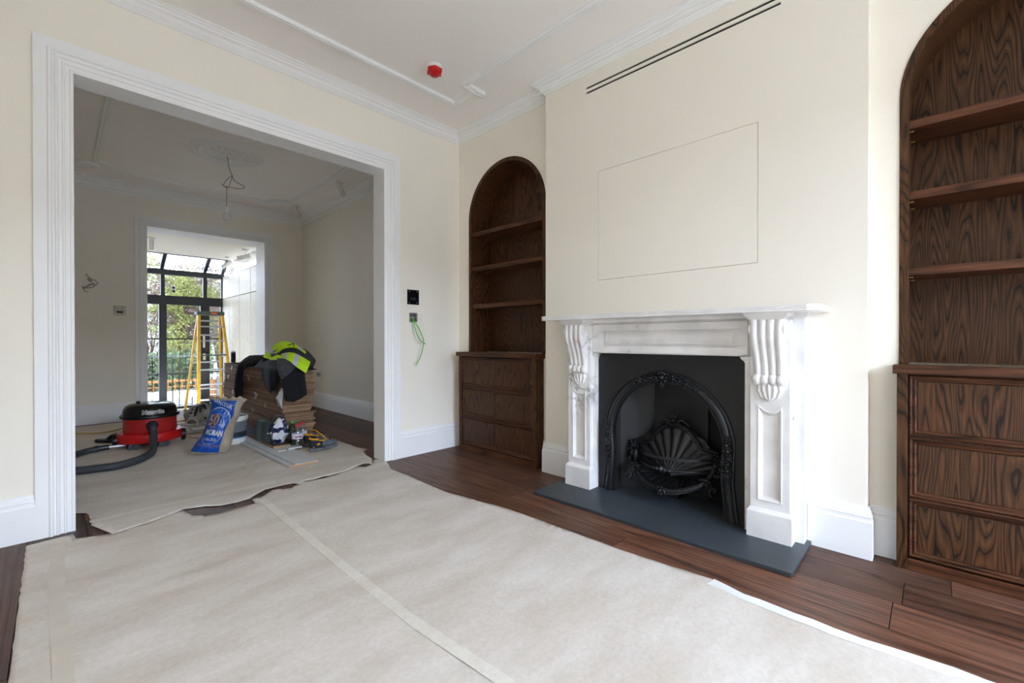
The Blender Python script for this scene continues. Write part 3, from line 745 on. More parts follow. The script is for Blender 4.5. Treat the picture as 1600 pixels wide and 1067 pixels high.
tag(paper_sheet('floor_paper', [F(*p) for p in right_far]+right_edge+[(.92, -3.2)], '', seed=2, z0=.0025),  # likewise lengthened out of view to bounce light
    'beige floor protection paper before the fireplace with a ragged edge', 'floor paper')
back_near = [(115, 803), (135, 803), (139, 807), (143, 815), (142, 822), (176, 836), (240, 815), (286, 796.5), (320, 792), (345, 791), (370, 786), (390, 780), (400, 773.5), (414, 766), (428, 762.5), (445, 758.5), (459, 756), (467, 757), (476, 752), (493, 749), (505, 745), (514, 744.5), (523, 741.5), (540, 737), (560, 728), (568, 725), (577, 725), (581, 727)]
bp_ = [F(*p) for p in back_near]+[F(581, 717), F(572, 712), F(568, 706), F(574, 702.5), F(559, 699.5), F(525, 688), F(488, 675.6), (2.02, 7.4), (-.7, 7.4), (-.7, F(115, 803)[1])]
tag(paper_sheet('floor_paper', bp_, '', seed=3, z0=.004), 'beige floor protection paper covering the back room under the stacked packs', 'floor paper')
def tape(pts, width, label, m='tape', z=.0135, jag=.0):
    hz = lambda p: max(paper_z(p.x, p.y, 1, .002), paper_z(p.x, p.y, 2, .0025), paper_z(p.x, p.y, 3, .004) if p.y > 3.2 else 0)+.0009
    bm = bmesh.new(); pts = [Vector((x, y, 0)) for x, y in pts]; rows = []
    rnd = random.Random(len(pts)); n = 30; dense = []
    for a, c in zip(pts, pts[1:]):
        L = (c-a).length; k = max(1, int(L/.06)); dense += [a+(c-a)*(i/k) for i in range(k)]
    dense.append(pts[-1])
    for i, p in enumerate(dense):
        d = (dense[min(i+1, len(dense)-1)]-dense[max(i-1, 0)]).normalized(); nrm = Vector((-d.y, d.x, 0))
        rows.append([q_+Vector((0, 0, hz(q_))) for q_ in (p+nrm*(width/2+rnd.uniform(-jag, jag)), p, p-nrm*(width/2+rnd.uniform(-jag, jag)))])
    grid_mesh(bm, rows, .0004)
    return tag(link('masking_tape', bm, m), label, 'tape')
mat('white_tape', 'e9e9e6', .5, var=.03, scale=9.)
mat('faint_tape', 'd0c5b5', .6, var=.04, scale=9.)
tape([(.928, 3.18), (.915, 2.0), (.914, 1.37), (.945, .93), (.95, -1.6)], .048, 'long pale masking tape joining the two front sheets of floor paper')
tape([F(140, 817), F(250, 791), F(340, 773), F(432, 754)], .05, 'pale masking tape across the threshold of the wide opening', z=.015)
tape([(.955, 3.42), F(385, 700)], .05, 'faint tape on the floor paper running into the back room from the threshold', 'faint_tape', z=.0145)
tape([(0.0, 3.2), (-.005, 2.6), (0.01, 2.0), (.01, .5)], .05, 'faint tape strip near the left edge of the front floor paper', 'faint_tape', z=.0105)
tape([(1.955, .69), (1.935, .56), (1.922, .26), (1.932, .087), (1.955, -.125), (1.95, -.4)], .05, 'bright white tape holding the paper edge before the near cabinet', 'white_tape', z=.0115, jag=.008)

# ================================================================== small fittings, front room
dt = thing('fire_alarm', 'red domed fire alarm sounder on the front room ceiling', 'alarm', (1.95, 2.67, CEIL-.09))
c = onz(679, 103, CEIL); c = Vector((c.x, c.y, 0))
bm = bmesh.new(); lathe(bm, [(.052, CEIL), (.052, CEIL-.012), (.048, CEIL-.022), (.0, CEIL-.022)][::-1], 32, None, c); soft(link('base', bm, 'white_plastic', dt))
bm = bmesh.new(); lathe(bm, [(.044, CEIL-.022), (.05, CEIL-.028), (.05, CEIL-.052), (.044, CEIL-.058), (.03, CEIL-.06), (.03, CEIL-.072), (.024, CEIL-.076), (0, CEIL-.076)][::-1], 16, None, c)
for k in range(6):
    a = k*PI/3; cube(bm, c.x+.047*math.cos(a)-.008, c.x+.047*math.cos(a)+.008, c.y+.047*math.sin(a)-.008, c.y+.047*math.sin(a)+.008, CEIL-.055, CEIL-.026)
soft(link('sounder', bm, 'red_bright', dt))
def plate(name, x0, x1, z0, z1, y, ny, label, cat, m, extra=None):
    t = thing(name, label, cat, ((x0+x1)/2, y, z0)); link('plate', box(x0, x1, y, y+ny*.008, z0, z1, .001), m, t)
    return t
t = plate('control_plate', 2.184, 2.306, 1.368, 1.501, YP0, -1, 'black square control plate beside the wide opening, above the cable box', 'switch', 'black_gloss')
link('screen', box(2.215, 2.275, YP0-.009, YP0-.008, 1.405, 1.432), 'black_plastic', t)
for x in (2.205, 2.285):
    for z in (1.385, 1.484):
        bm = bmesh.new(); lathe(bm, [(.004, 0), (.004, .002), (0, .0025)], 10, (0, -1, 0), (x, YP0-.008, z)); link('screw', bm, 'steel', t)
t = thing('cable_box', 'small open metal back box with wires in the partition wall', 'wall box', (2.248, YP0, 1.21))
link('box', boxes((2.2125, 2.2835, YP0+.044, YP0+.046, 1.2135, 1.2865), (2.2125, 2.214, YP0+.001, YP0+.044, 1.2135, 1.2865), (2.282, 2.2835, YP0+.001, YP0+.044, 1.2135, 1.2865), (2.214, 2.282, YP0+.001, YP0+.044, 1.2135, 1.215), (2.214, 2.282, YP0+.001, YP0+.044, 1.285, 1.2865)), 'steel', t)
link('backing', box(2.205, 2.291, YP1-.02, YP1-.001, 1.2135, 1.2865), 'wall', t)
link('rim', wall_holes('y', YP0-.006, .005, 2.206, 2.29, 1.207, 1.293, [(2.212, 2.284, 1.213, 1.287)]), 'steel', t)
bm = bmesh.new()
for k in range(7): tube(bm, smooth_path([(2.225+.008*k, YP0+.036, 1.222+.006*(k % 3)), (2.235+.006*k, YP0+.012, 1.25), (2.22+.009*k, YP0+.036, 1.278)], 4), .003, 6)
link('wire_ends', bm, 'steel', t)
mat('green_cable', '57b33c', .4)
bm = bmesh.new()
tube(bm, smooth_path([(2.235, YP0+.038, 1.24), (2.235, YP0-.005, 1.228), (2.235, YP0-.035, 1.20), (2.236, YP0-.05, 1.14), (2.262, YP0-.06, 1.07), (2.30, YP0-.06, 1.03), (2.325, YP0-.055, 1.018), (2.347, YP0-.05, 1.01)], 8), .0042, 8)
tube(bm, smooth_path([(2.247, YP0+.038, 1.242), (2.246, YP0-.005, 1.228), (2.258, YP0-.035, 1.19), (2.29, YP0-.055, 1.12), (2.318, YP0-.06, 1.04), (2.312, YP0-.06, .98), (2.285, YP0-.055, .89), (2.246, YP0-.05, .82)], 8), .0042, 8)
soft(tag(link('loose_cable', bm, 'green_cable'), 'bright green loose cable hanging from the wall box', 'cable'))

# ================================================================== back room fittings
rc = onz(355, 240, CEIL_B); rc = Vector((rc.x, rc.y, 0))
t = thing('ceiling_rose', 'round ornamental plaster ceiling rose in the back room', 'ceiling rose', (rc.x, rc.y, CEIL_B-.04))
Z = CEIL_B
prof = [(.0, -.03), (.05, -.03), (.07, -.018), (.09, -.02), (.1, -.012), (.235, -.012), (.245, -.02), (.262, -.022), (.275, -.012), (.285, -.014), (.298, -.024), (.315, -.024), (.33, -.012), (.345, -.004), (.345, .001)]
bm = bmesh.new(); lathe(bm, [(r, Z+h) for r, h in prof], 64, None, rc); soft(link('rings', bm, 'plaster', t), 30)
bm = bmesh.new()
for k in range(16):
    a = 2*PI*k/16; q = Matrix.Rotation(a, 4, 'Z')
    for r, s in ((.125, .02), (.165, .028), (.205, .018)):
        blob(bm, rc+Vector((r*math.cos(a+r*3), r*math.sin(a+r*3), Z-.016)), s, 1, (1.1, .6, .45), Matrix.Rotation(a+.6, 4, 'Z'))
    tube(bm, [rc+Vector(((.1+.035*j)*math.cos(a+.09*j), (.1+.035*j)*math.sin(a+.09*j), Z-.016)) for j in range(4)], .007, 6)
for k in range(8): blob(bm, rc+Vector((.06*math.cos(k*PI/4), .06*math.sin(k*PI/4), Z-.028)), .018, 1, (1, 1, .5))
soft(link('acanthus_relief', bm, 'plaster', t), 60)
t = thing('pendant_bulb', 'bare light bulb hanging on tangled wire from the ceiling rose', 'light', (rc.x, rc.y, 2.3))
mat('wire', '8c8477', .5); mat('bulb_glass', 'dcdad4', .15)
def pb(x, y): d = ray(x, y); return ORG+d*(math.hypot(rc.x, rc.y)/math.hypot(d.x, d.y))
bm = bmesh.new()
tube(bm, smooth_path([(rc.x, rc.y, Z-.03), pb(357, 258), pb(360, 268), pb(363, 275), pb(366, 282), pb(375, 288), pb(382, 292), pb(376, 295), pb(362, 293), pb(352, 291)], 6), .0035, 6)
tube(bm, smooth_path([pb(363, 275), pb(357, 278), pb(351, 285), pb(350, 290), pb(355, 293)], 6), .003, 6)
tube(bm, smooth_path([pb(363, 273), pb(361, 282), pb(358, 290), pb(354, 295)], 6), .003, 6)
tube(bm, smooth_path([pb(346, 287), pb(350, 291), pb(354, 294), pb(354, 305), pb(354, 323)], 6), .003, 6)
link('cord', bm, 'wire', t)
b0 = pb(354, 324); b1 = pb(354, 345); L = b0.z-b1.z
bm = bmesh.new(); lathe(bm, [(.012, 0), (.02, -.01), (.021, -.055), (.016, -.06)][::-1], 16, None, b0); link('holder', bm, 'white_plastic', t)
bm = bmesh.new(); lathe(bm, [(.015, -.058), (.018, -.07), (.03, -.09), (.034, -.108), (.03, -.126), (.018, -.138), (0, -.142)][::-1], 20, None, b0); soft(link('bulb', bm, 'bulb_glass', t), 60)
def spot(x, y, zc, dirv, label, L=.17, r=.032, stem=.035, grp='adjustable ceiling spotlights'):
    p = onz(x, y, zc); t = thing('ceiling_spotlight', label, 'spotlight', (p.x, p.y, zc-.2), grp); p = Vector((p.x, p.y, zc)); d = Vector(dirv).normalized()
    bm = bmesh.new(); lathe(bm, [(.05, 0), (.05, -.02), (0, -.02)][::-1], 24, None, p); soft(link('base', bm, 'white_plastic', t))
    j = p+Vector((0, 0, -.02-stem)); bm = bmesh.new(); tube(bm, [p+Vector((0, 0, -.018)), j], .006, 8); link('stem', bm, 'white_plastic', t)
    bm = bmesh.new(); lathe(bm, [(r*.9, -.35*L), (r, -.33*L), (r, .65*L), (r*.85, .65*L), (r*.8, .6*L), (0, .6*L)], 24, d, j+Vector((0, 0, -.01))-d*0); soft(link('barrel', bm, 'white_plastic', t))
spot(462, 322, CEIL_B, (.35, -.55, -1.1), 'white tilted spotlight near the far corner of the back room ceiling', .2)
spot(530.6, 284, CEIL_B, (.35, -.55, -1.3), 'white tilted spotlight close to the side wall cornice of the back room', .2)
vc = onz(137, 256, CEIL_B)
t = thing('ceiling_vent', 'round pierced plaster vent on the back room ceiling', 'vent', (vc.x, vc.y, CEIL_B-.02))
bm = bmesh.new(); lathe(bm, [(.0, CEIL_B-.008), (.06, CEIL_B-.01), (.085, CEIL_B-.018), (.1, CEIL_B-.01), (.1, CEIL_B)], 32, None, (vc.x, vc.y, 0)); soft(link('disc', bm, 'plaster', t))
bm = bmesh.new()
for k in range(10): cube(bm, vc.x+.055*math.cos(k*PI/5)-.008, vc.x+.055*math.cos(k*PI/5)+.008, vc.y+.055*math.sin(k*PI/5)-.008, vc.y+.055*math.sin(k*PI/5)+.008, CEIL_B-.016, CEIL_B-.009)
link('relief', bm, 'plaster', t)
a, b = ony(177, 477, YR0), ony(197, 493, YR0)
t = thing('wall_switch_plate', 'cream double switch plate on the end wall beside the doorway', 'switch', ((a.x+b.x)/2, YR0, b.z))
mat('dusty_white', 'd9d2c4', .6, var=.12, scale=40.)
link('plate', box(a.x, b.x, YR0-.01, YR0, b.z, a.z, .002), 'dusty_white', t)
link('rocker', box(a.x+.03, b.x-.03, YR0-.013, YR0-.009, b.z+.03, b.z+.055), 'grey_rubber', t)
bm = bmesh.new()
w_ = [ony(x, y, YR0-.02) for x, y in ((133, 430), (135, 428), (138, 432), (142, 436), (143, 440), (139, 438), (137, 435), (142, 437), (147, 437), (153, 442), (150, 445), (144, 443), (136, 447), (131, 450), (137, 450), (146, 448), (148, 446), (143, 444), (133, 450), (129, 447), (131, 453), (136, 456), (138, 455))]
for i, p in enumerate(w_): p.y = YR0-.012-.02*math.sin(i*1.3)**2
tube(bm, smooth_path(w_, 5), .0035, 6)
tube(bm, [Vector((w_[5].x, YR0, w_[5].z)), w_[5]], .006, 6)
tag(link('loose_wiring', bm, 'wire'), 'tangle of loose electrical wire poking out of the end wall', 'wire')
a, b = onx(495, 581, XRB), onx(501, 589, XRB)
t = thing('wall_socket', 'small socket plate on the side wall of the back room', 'socket', (XRB, (a.y+b.y)/2, b.z))
link('plate', box(XRB-.008, XRB, b.y, a.y, b.z, a.z, .002), 'dusty_white', t); link('insert', box(XRB-.0095, XRB-.008, b.y+.03, a.y-.03, b.z+.018, a.z-.018), 'wire', t)
# ================================================================== things on the back room floor
ZP = .0095                                          # top of the paper
# ---- stack of flat packs
SX0, SX1, SY0, SY1, SH = 1.575, 1.867, 4.70, 6.98, .735
for nm, c in (('card_a', '9c7c60'), ('card_b', 'ad8c6c'), ('card_c', '8a6a51')): mat(nm, c, .8, var=.12, scale=14., bump=.1)
mat('clear_tape', 'b9aa9b', .3, var=.1, scale=30.)
TABS = [((2, 3, 4), .1), ((3, 4), .75), ((7, 8, 9), .12), ((8, 9), 1.0), ((12, 13), .5), ((15, 16, 17), .82), ((19, 20), .3), ((22, 23, 24), 1.15), ((25, 26), .55), ((14, 15), 1.75), ((21, 22), 2.05), ((26, 27), 1.85)]
rnd = random.Random(11); NP = 29; z = ZP; hp = (SH-ZP)/NP
for i in range(NP):
    band = (0, .012, -.01, .02, .006)[(i*5//NP)]
    x0 = SX0+rnd.uniform(-.006, .008)+band*.4; x1 = SX1+rnd.uniform(-.016, .012)+band; y0 = SY0+rnd.uniform(-.014, .014)-band*.5; y1 = SY1+rnd.uniform(-.03, .02)
    t = thing('flooring_pack', 'topmost flat brown cardboard pack, carrying the clothes and slim can' if i == NP-1 else 'lowest flat brown cardboard pack of the tall stack, lying on the paper' if i == 0 else 'flat brown cardboard pack inside the tall stack, between its lowest and topmost packs', 'cardboard pack', ((x0+x1)/2, (y0+y1)/2, z), 'cardboard packs stacked in the back room')
    bm = bmesh.new()
    g = hp-.0012; mdl = g*.5
    # two boards' worth of board edge with a groove between: lid and tray of the pack
    cube(bm, x0, x1, y0, y1, z+.003, z+mdl-.002); cube(bm, x0+.012, x1-.012, y0+.012, y1-.012, z, z+g); cube(bm, x0-.003, x1+.003, y0-.003, y1+.001, z+mdl+.0015, z+g)
    o = link('carton', bm, ('card_a', 'card_b', 'card_c')[rnd.randrange(3)], t)
    for ti, yy in TABS:
        if i in ti: link('tape_tab', boxes((x0-.0045, x0-.0032, SY0+yy, SY0+yy+.06, z+.002, z+g)), 'clear_tape', t)
    z += hp
# loose torn cling-film flap on the side of the stack
bm = bmesh.new(); grid_mesh(bm, [[onx(x, y, SX0-o_) for x, y, o_ in r] for r in ([(438, 607, .004), (441, 606, .02), (443, 609, .004)], [(434, 618, .03), (438, 619, .05), (442, 618, .01)], [(431, 621, .045), (436, 625, .05), (441, 628, .02)], [(435, 634, .006), (438, 635, .02), (441, 640, .006)])], .001)
tag(link('film_scrap', bm, 'light_grey'), 'torn scrap of whitish film sticking out of the pack stack', 'plastic film')

# ---- garments
def pix(p):
    x, y, v = p
    return ony(x, y, v) if v > 3 else onx(x, y, v)
def sheet(rows, nu=7, nv=7, amp=.006, freq=9., seed=0, thick=.006, fold=0.):
    R = [smooth_path([pix(p) for p in r], nu) for r in rows]
    cols = [smooth_path([r[i] for r in R], nv) for i in range(len(R[0]))]
    G = [[cols[i][j] for i in range(len(cols))] for j in range(len(cols[0]))]
    view = Vector((-.35, -.9, .25)).normalized()
    for j, r in enumerate(G):
        for i, p in enumerate(r):
            n_ = noise.noise(p*freq+Vector((seed, 0, 0)))*amp+noise.noise(p*freq*2.7+Vector((0, seed, 0)))*amp*.5
            f = fold*math.sin(i/len(r)*PI*5+seed+2*noise.noise(p*4))
            r[i] = p+view*(n_+f)
    return grid_mesh(bmesh.new(), G, thick), G
mat('navy_black', '15171d', .85, var=.25, scale=30., bump=.3); mat('olive_black', '22201b', .9, var=.25, scale=40., bump=.3)
mat('fleece_grey', '4a4b4f', .95, var=.35, scale=120., bump=.4); mat('hivis', 'c3ee10', .6, var=.05, scale=20.); mat('reflective', 'c4c7d2', .35, var=.06, scale=60.)
mat('cloth_black', '0f1014', .9, var=.3, scale=35., bump=.2)
ZT = SH
bm = bmesh.new()
leg = smooth_path([(1.74, 5.25, ZT+.045), (1.68, 5.5, ZT+.06), (1.62, 5.72, ZT+.065), (1.575, 5.92, ZT+.05), (1.535, 6.02, ZT-.03), (1.53, 6.06, ZT-.16), (1.53, 6.08, ZT-.29), (1.53, 6.10, ZT-.36)], 8)
tube(bm, leg, lambda t: .078+.006*math.sin(t*9), 14, flat=.55, up=Vector((-1, 0, .6)))
for v in bm.verts: v.co += Vector((noise.noise(v.co*14), noise.noise(v.co*14+Vector((5, 0, 0))), noise.noise(v.co*14+Vector((0, 7, 0)))))*.012
for v in bm.verts: v.co.x = min(v.co.x, SX0-.004) if v.co.z < ZT-.02 else v.co.x
soft(tag(link('work_trousers', bm, 'olive_black'), 'dark olive trouser leg hanging over the side of the pack stack', 'trousers'), 80)
jk = thing('black_jacket', 'black padded work jacket heaped on the pack stack under the vest', 'jacket', (1.7, 4.95, ZT))
rows = []
for j in range(34):
    r = []
    for i in range(22):
        u_, v_ = i/21, j/33; x = 1.535+.36*u_; y = 4.66+.95*v_
        e = min(1, 7*min(u_, 1-u_))*min(1, 6*min(v_, 1-v_))
        h = .13*math.exp(-((v_-.25)/.28)**2)+.05*math.exp(-((v_-.75)/.2)**2)+.03
        h = e*(h+.035*noise.noise(Vector((x*9, y*7, 3)))+.02*noise.noise(Vector((x*24, y*20, 1))))
        r.append((x, y, ZT+.004+max(0, h)))
    rows.append(r)
soft(link('body', grid_mesh(bmesh.new(), rows, .004), 'navy_black', jk), 80)
bm, _ = sheet([[(412, 564, 5.45), (425, 562, 5.15), (438, 562, 4.9)], [(411, 576, 1.545), (424, 577, 1.53), (438, 575, 1.545)], [(410, 590, 1.548), (423, 592, 1.525), (437, 588, 1.55)], [(416, 604, 1.55), (424, 606, 1.53), (435, 599, 1.55)], [(421, 612, 1.556), (424, 613, 1.55), (429, 607, 1.556)]], 8, 8, .01, 12, 2, .008, .012)
soft(link('sleeve', bm, 'navy_black', jk), 80)
bm, _ = sheet([[(439, 578, 4.70), (455, 573, 4.68), (474, 572, 4.70)], [(440, 590, 4.655), (458, 588, 4.64), (476, 586, 4.655)], [(442, 606, 4.66), (460, 605, 4.64), (478, 602, 4.66)], [(445, 620, 4.665), (460, 620, 4.645), (479.5, 614, 4.665)], [(447, 626, 4.668), (460, 627, 4.655), (479, 616, 4.668)]], 8, 8, .008, 10, 5, .008, .006)
soft(link('hanging_flap', bm, 'cloth_black', jk), 80)
fl = thing('grey_fleece', 'grey flecked fleece hanging between the yellow vest and black jacket', 'fleece', (1.75, 4.8, ZT))
bm, _ = sheet([[(424, 552, 5.05), (440, 545, 4.98), (458, 542, 4.92), (476, 547, 4.86), (491, 562, 4.80)], [(424, 556, 4.98), (442, 551, 4.90), (460, 550, 4.84), (478, 557, 4.78), (492, 567, 4.74)], [(428, 562, 4.92), (445, 560, 4.84), (462, 562, 4.78), (476, 570, 4.73), (487, 578, 4.70)]], 8, 8, .008, 12, 8, .012, .004)
soft(link('body', bm, 'fleece_grey', fl), 80)
bm, _ = sheet([[(433, 560, 4.72), (447, 562, 4.68), (462, 573, 4.66)], [(433, 572, 4.67), (444, 576, 4.63), (457, 579, 4.63)], [(436, 583, 4.655), (442, 586, 4.62), (449, 585, 4.625)], [(439, 591, 4.65), (440.5, 592, 4.635), (443, 589, 4.635)]], 8, 8, .005, 14, 9, .008)
soft(link('lower_flap', bm, 'fleece_grey', fl), 80)
hv = thing('hi_vis_vest', 'fluorescent yellow safety vest with silver bands on the pack stack', 'vest', (1.75, 4.8, ZT+.1))
back = [[(411, 557, 5.15), (423, 545, 5.06), (440, 533.5, 4.98), (459, 537, 4.92), (479, 549.5, 4.84)], [(414, 559, 5.08), (427, 550, 4.99), (442, 539, 4.91), (460, 540.5, 4.86), (478, 551, 4.80)], [(421, 561, 5.02), (432, 554, 4.93), (444, 545, 4.85), (461, 543.5, 4.81), (477, 553, 4.77)]]
bm, G = sheet(back, 9, 8, .005, 14, 4, .004); soft(link('back_panel', bm, 'hivis', hv), 80)
def band(G, i0, i1, off=.0035):
    v = Vector((-.35, -.85, .4)).normalized()*off
    return grid_mesh(bmesh.new(), [[p+v for p in r[i0:i1+1]] for r in G], .0015)
soft(link('reflective_band', band(G, 6, 10, .005), 'reflective', hv), 80); soft(link('reflective_band', band(G, 30, 33, .005), 'reflective', hv), 80)
front = [[(420, 560.5, 4.98), (438, 553.5, 4.84), (454, 551, 4.74), (467, 555, 4.68), (485, 565.5, 4.64)], [(422, 562, 4.93), (439, 558, 4.79), (453, 557, 4.69), (465, 563, 4.635), (482, 574, 4.61)], [(424, 562.5, 4.88), (440, 562.5, 4.74), (451, 563.5, 4.65), (462, 572.5, 4.61), (478, 583, 4.595)]]
bm, G = sheet(front, 9, 8, .004, 14, 6, .004); soft(link('front_panel', bm, 'hivis', hv), 80)
soft(link('reflective_band', band(G, 11, 15, .005), 'reflective', hv), 80); soft(link('reflective_band', band(G, 23, 28, .005), 'reflective', hv), 80)
bm = bmesh.new(); e_ = smooth_path([pix(p) for p in ((427, 549.5, 4.97), (436, 545, 4.93), (446, 541, 4.88), (456, 537.5, 4.84), (458.5, 536.5, 4.84), (459, 541, 4.83), (459.5, 544, 4.82))], 6); tube(bm, e_, .004, 6); link('piping', bm, 'black_plastic', hv)
# ---- can on the stack
p = onx(364.5, 567, 1.66); p.z = ZT
t = thing('drink_can', 'tall slim metallic can standing on the pack stack', 'can', p)
bm = bmesh.new(); lathe(bm, [(.024, 0), (.0275, .005), (.0275, .145), (.0225, .157), (.0225, .16), (.019, .158), (0, .157)], 24, None, p); soft(link('body', bm, 'steel', t))
mat('can_blue', '22263c', .3, .4); bm = bmesh.new(); lathe(bm, [(.0278, .012), (.0278, .14)], 24, None, p, False); 
for f in [f for f in bm.faces if 0 < (f.calc_center_median()-Vector((p.x, p.y, 0))).to_2d().angle_signed(Vector((1, 0))) < 1.7]: bm.faces.remove(f)
link('printed_wrap', bm, 'can_blue', t)
mat('yellow', 'e8b21a', .5)
bm = bmesh.new(); q = onx(377, 563, 1.63); q.z = ZT+.012
for k in range(7): blob(bm, q+Vector((rnd.uniform(-.02, .02), rnd.uniform(-.05, .05), rnd.uniform(-.003, .012))), .013, 1, (1, 1.3, .8))
tag(link('yellow_rag', bm, 'yellow'), 'small crumpled yellow rag beside the slim can on the stack', 'rag')

# ---- boards on the floor beside the stack
t = thing('dark_board', 'dark faced board with pale edge carrying the canisters, beside the stack', 'board', (1.4, 5.4, ZP))
a, b = onz(428, 697.5, ZP+.03), onz(452, 691.5, ZP+.03); bx0 = a.x-.01; bx1 = b.x; by = a.y-.02
mat('board_dark', '4a4340', .6, var=.1); mat('board_edge', 'b58d64', .7)
link('core', box(bx0, SX0-.012, by, 6.8, ZP, ZP+.032), 'board_edge', t); link('face', box(bx0+.002, SX0-.013, by+.002, 6.8, ZP+.032, ZP+.036), 'board_dark', t)
BT = ZP+.036
mat('primed_white', 'cfd0cf', .5, var=.04)
w0, w1 = onz(453, 728, ZP+.02), onz(495, 717, ZP+.02)
t = thing('skirting_board', 'loose primed white moulded skirting board lying on the paper', 'board', ((w0.x+w1.x)/2, 5, ZP))
wy = (w0.y+w1.y)/2-.01; wx0 = w0.x; wx1 = w1.x; sh = -.06
def wb(x0, x1, z0, z1, m, n): return link(n, prism(bmesh.new(), [(x0, wy, z0), (x1, wy, z0), (x1+sh, wy+2.1, z0), (x0+sh, wy+2.1, z0)], (0, 0, z1-z0)), m, t)
W = wx1-wx0; Wb = min(W, bx0+.17-wx0)
wx1 = wx0+W
# keep clear of the dark board: the near end is wider than the visible strip behind it
link('plain_face', prism(bmesh.new(), [(wx0+.085, wy, ZP), (wx1, wy, ZP), (wx1, by-.01, ZP), (bx0-.01, by-.01, ZP), (bx0-.012, wy+2.1, ZP), (wx0+.085+sh, wy+2.1, ZP)], (0, 0, .018)), 'primed_white', t)
wb(wx0, wx0+.045, ZP, ZP+.012, 'primed_white', 'bead'); wb(wx0+.047, wx0+.083, ZP, ZP+.022, 'primed_white', 'ogee')
link('sawn_end', boxes((wx0, wx1, wy-.0012, wy-.0002, ZP, ZP+.016)), 'board_edge', t)
# offcut + labels
q = onz(449, 698, ZP+.02); tag(link('white_offcut', box(q.x-.03, q.x+.09, q.y-.12, q.y-.02, ZP+.0185, ZP+.03), 'primed_white'), 'short white offcut lying on the loose skirting board', 'offcut')
q = onz(440, 704.5, ZP+.02); tag(link('paper_scrap', box(q.x-.035, q.x+.035, q.y-.012, q.y+.012, ZP+.0185, ZP+.028, .003), 'dusty_white'), 'small pale scrap lying across the skirting board', 'scrap')

# ---- canisters and crumpled bag on the dark board
mat('canister', '4c5a55', .4, var=.08); mat('canister_dark', '3c4744', .4, var=.08)
for k, (px, dy, lb) in enumerate(((412, 0., 'grey-green lidless canister on the dark board, wider of the pair'), (420, -.05, 'grey-green canister with small white mark on the dark board'))):
    q = onz(px, 688 if k == 0 else 690, BT); q.y += .03*(1-k)
    t = thing('canister', lb, 'canister', q); r = .052 if k == 0 else .046
    bm = bmesh.new(); lathe(bm, [(r*.96, 0), (r, .006), (r, .19), (r*1.02, .193), (r*1.02, .2), (r*.94, .2), (r*.93, .185), (0, .185)], 28, None, q); soft(link('body', bm, 'canister' if k == 0 else 'canister_dark', t))
    bm = bmesh.new(); lathe(bm, [(0, .188), (r*.92, .188)], 28, None, q, False); link('contents', bm, 'primed_white' if k == 0 else 'black_plastic', t)
    if k: link('mark', grid_mesh(bmesh.new(), [[q+Vector((r*1.006*math.cos(a_), r*1.006*math.sin(a_), z_)) for a_ in (-2.2, -2.05, -1.9, -1.75)] for z_ in (.085, .095)]), 'white_plastic', t)
q = onz(437, 691, BT)
def print_mat(name, a_, c_, scale, thr):
    m, b, n = base_mat(name, a_, .3); geo = n.new('NewGeometry'); tx = n.new('TexNoise', Scale=scale, Detail=1.); n.link(geo.outputs['Position'], tx.inputs['Vector'])
    r = n.new('ValToRGB'); r.color_ramp.interpolation = 'CONSTANT'; r.color_ramp.elements[0].color = lin(a_); r.color_ramp.elements[1].position = thr; r.color_ramp.elements[1].color = lin(c_)
    n.link(tx.outputs[0], r.inputs[0]); n.link(r.outputs[0], b.inputs['Base Color'])
print_mat('bag_print', 'dcdde2', '1a2350', 13., .54)
t = thing('crumpled_bag', 'crumpled white and navy plastic bag leaning by the canisters', 'bag', q)
bm = bmesh.new(); bmesh.ops.create_icosphere(bm, subdivisions=5, radius=1)
for v in bm.verts:
    c_ = v.co.copy(); n_ = noise.noise(c_*2.1)*.4+abs(noise.noise(c_*3.4))*.35-abs(noise.noise(c_*6))*.3+noise.noise(c_*14)*.05
    v.co = Vector((c_.x*.075, c_.y*.06, c_.z*.115))*(1+n_*.55)+q+Vector((0, 0, .112))
    v.co.z = max(v.co.z, q.z+.0005)
soft(link('printed_film', bm, 'bag_print', t), 55)
bm = bmesh.new(); tube(bm, smooth_path([q+Vector((-.09, .02, .17)), q+Vector((-.04, .02, .25)), q+Vector((.02, .01, .26)), q+Vector((.06, 0, .2))], 6), .006, 8); link('carry_strap', bm, 'black_plastic', t)

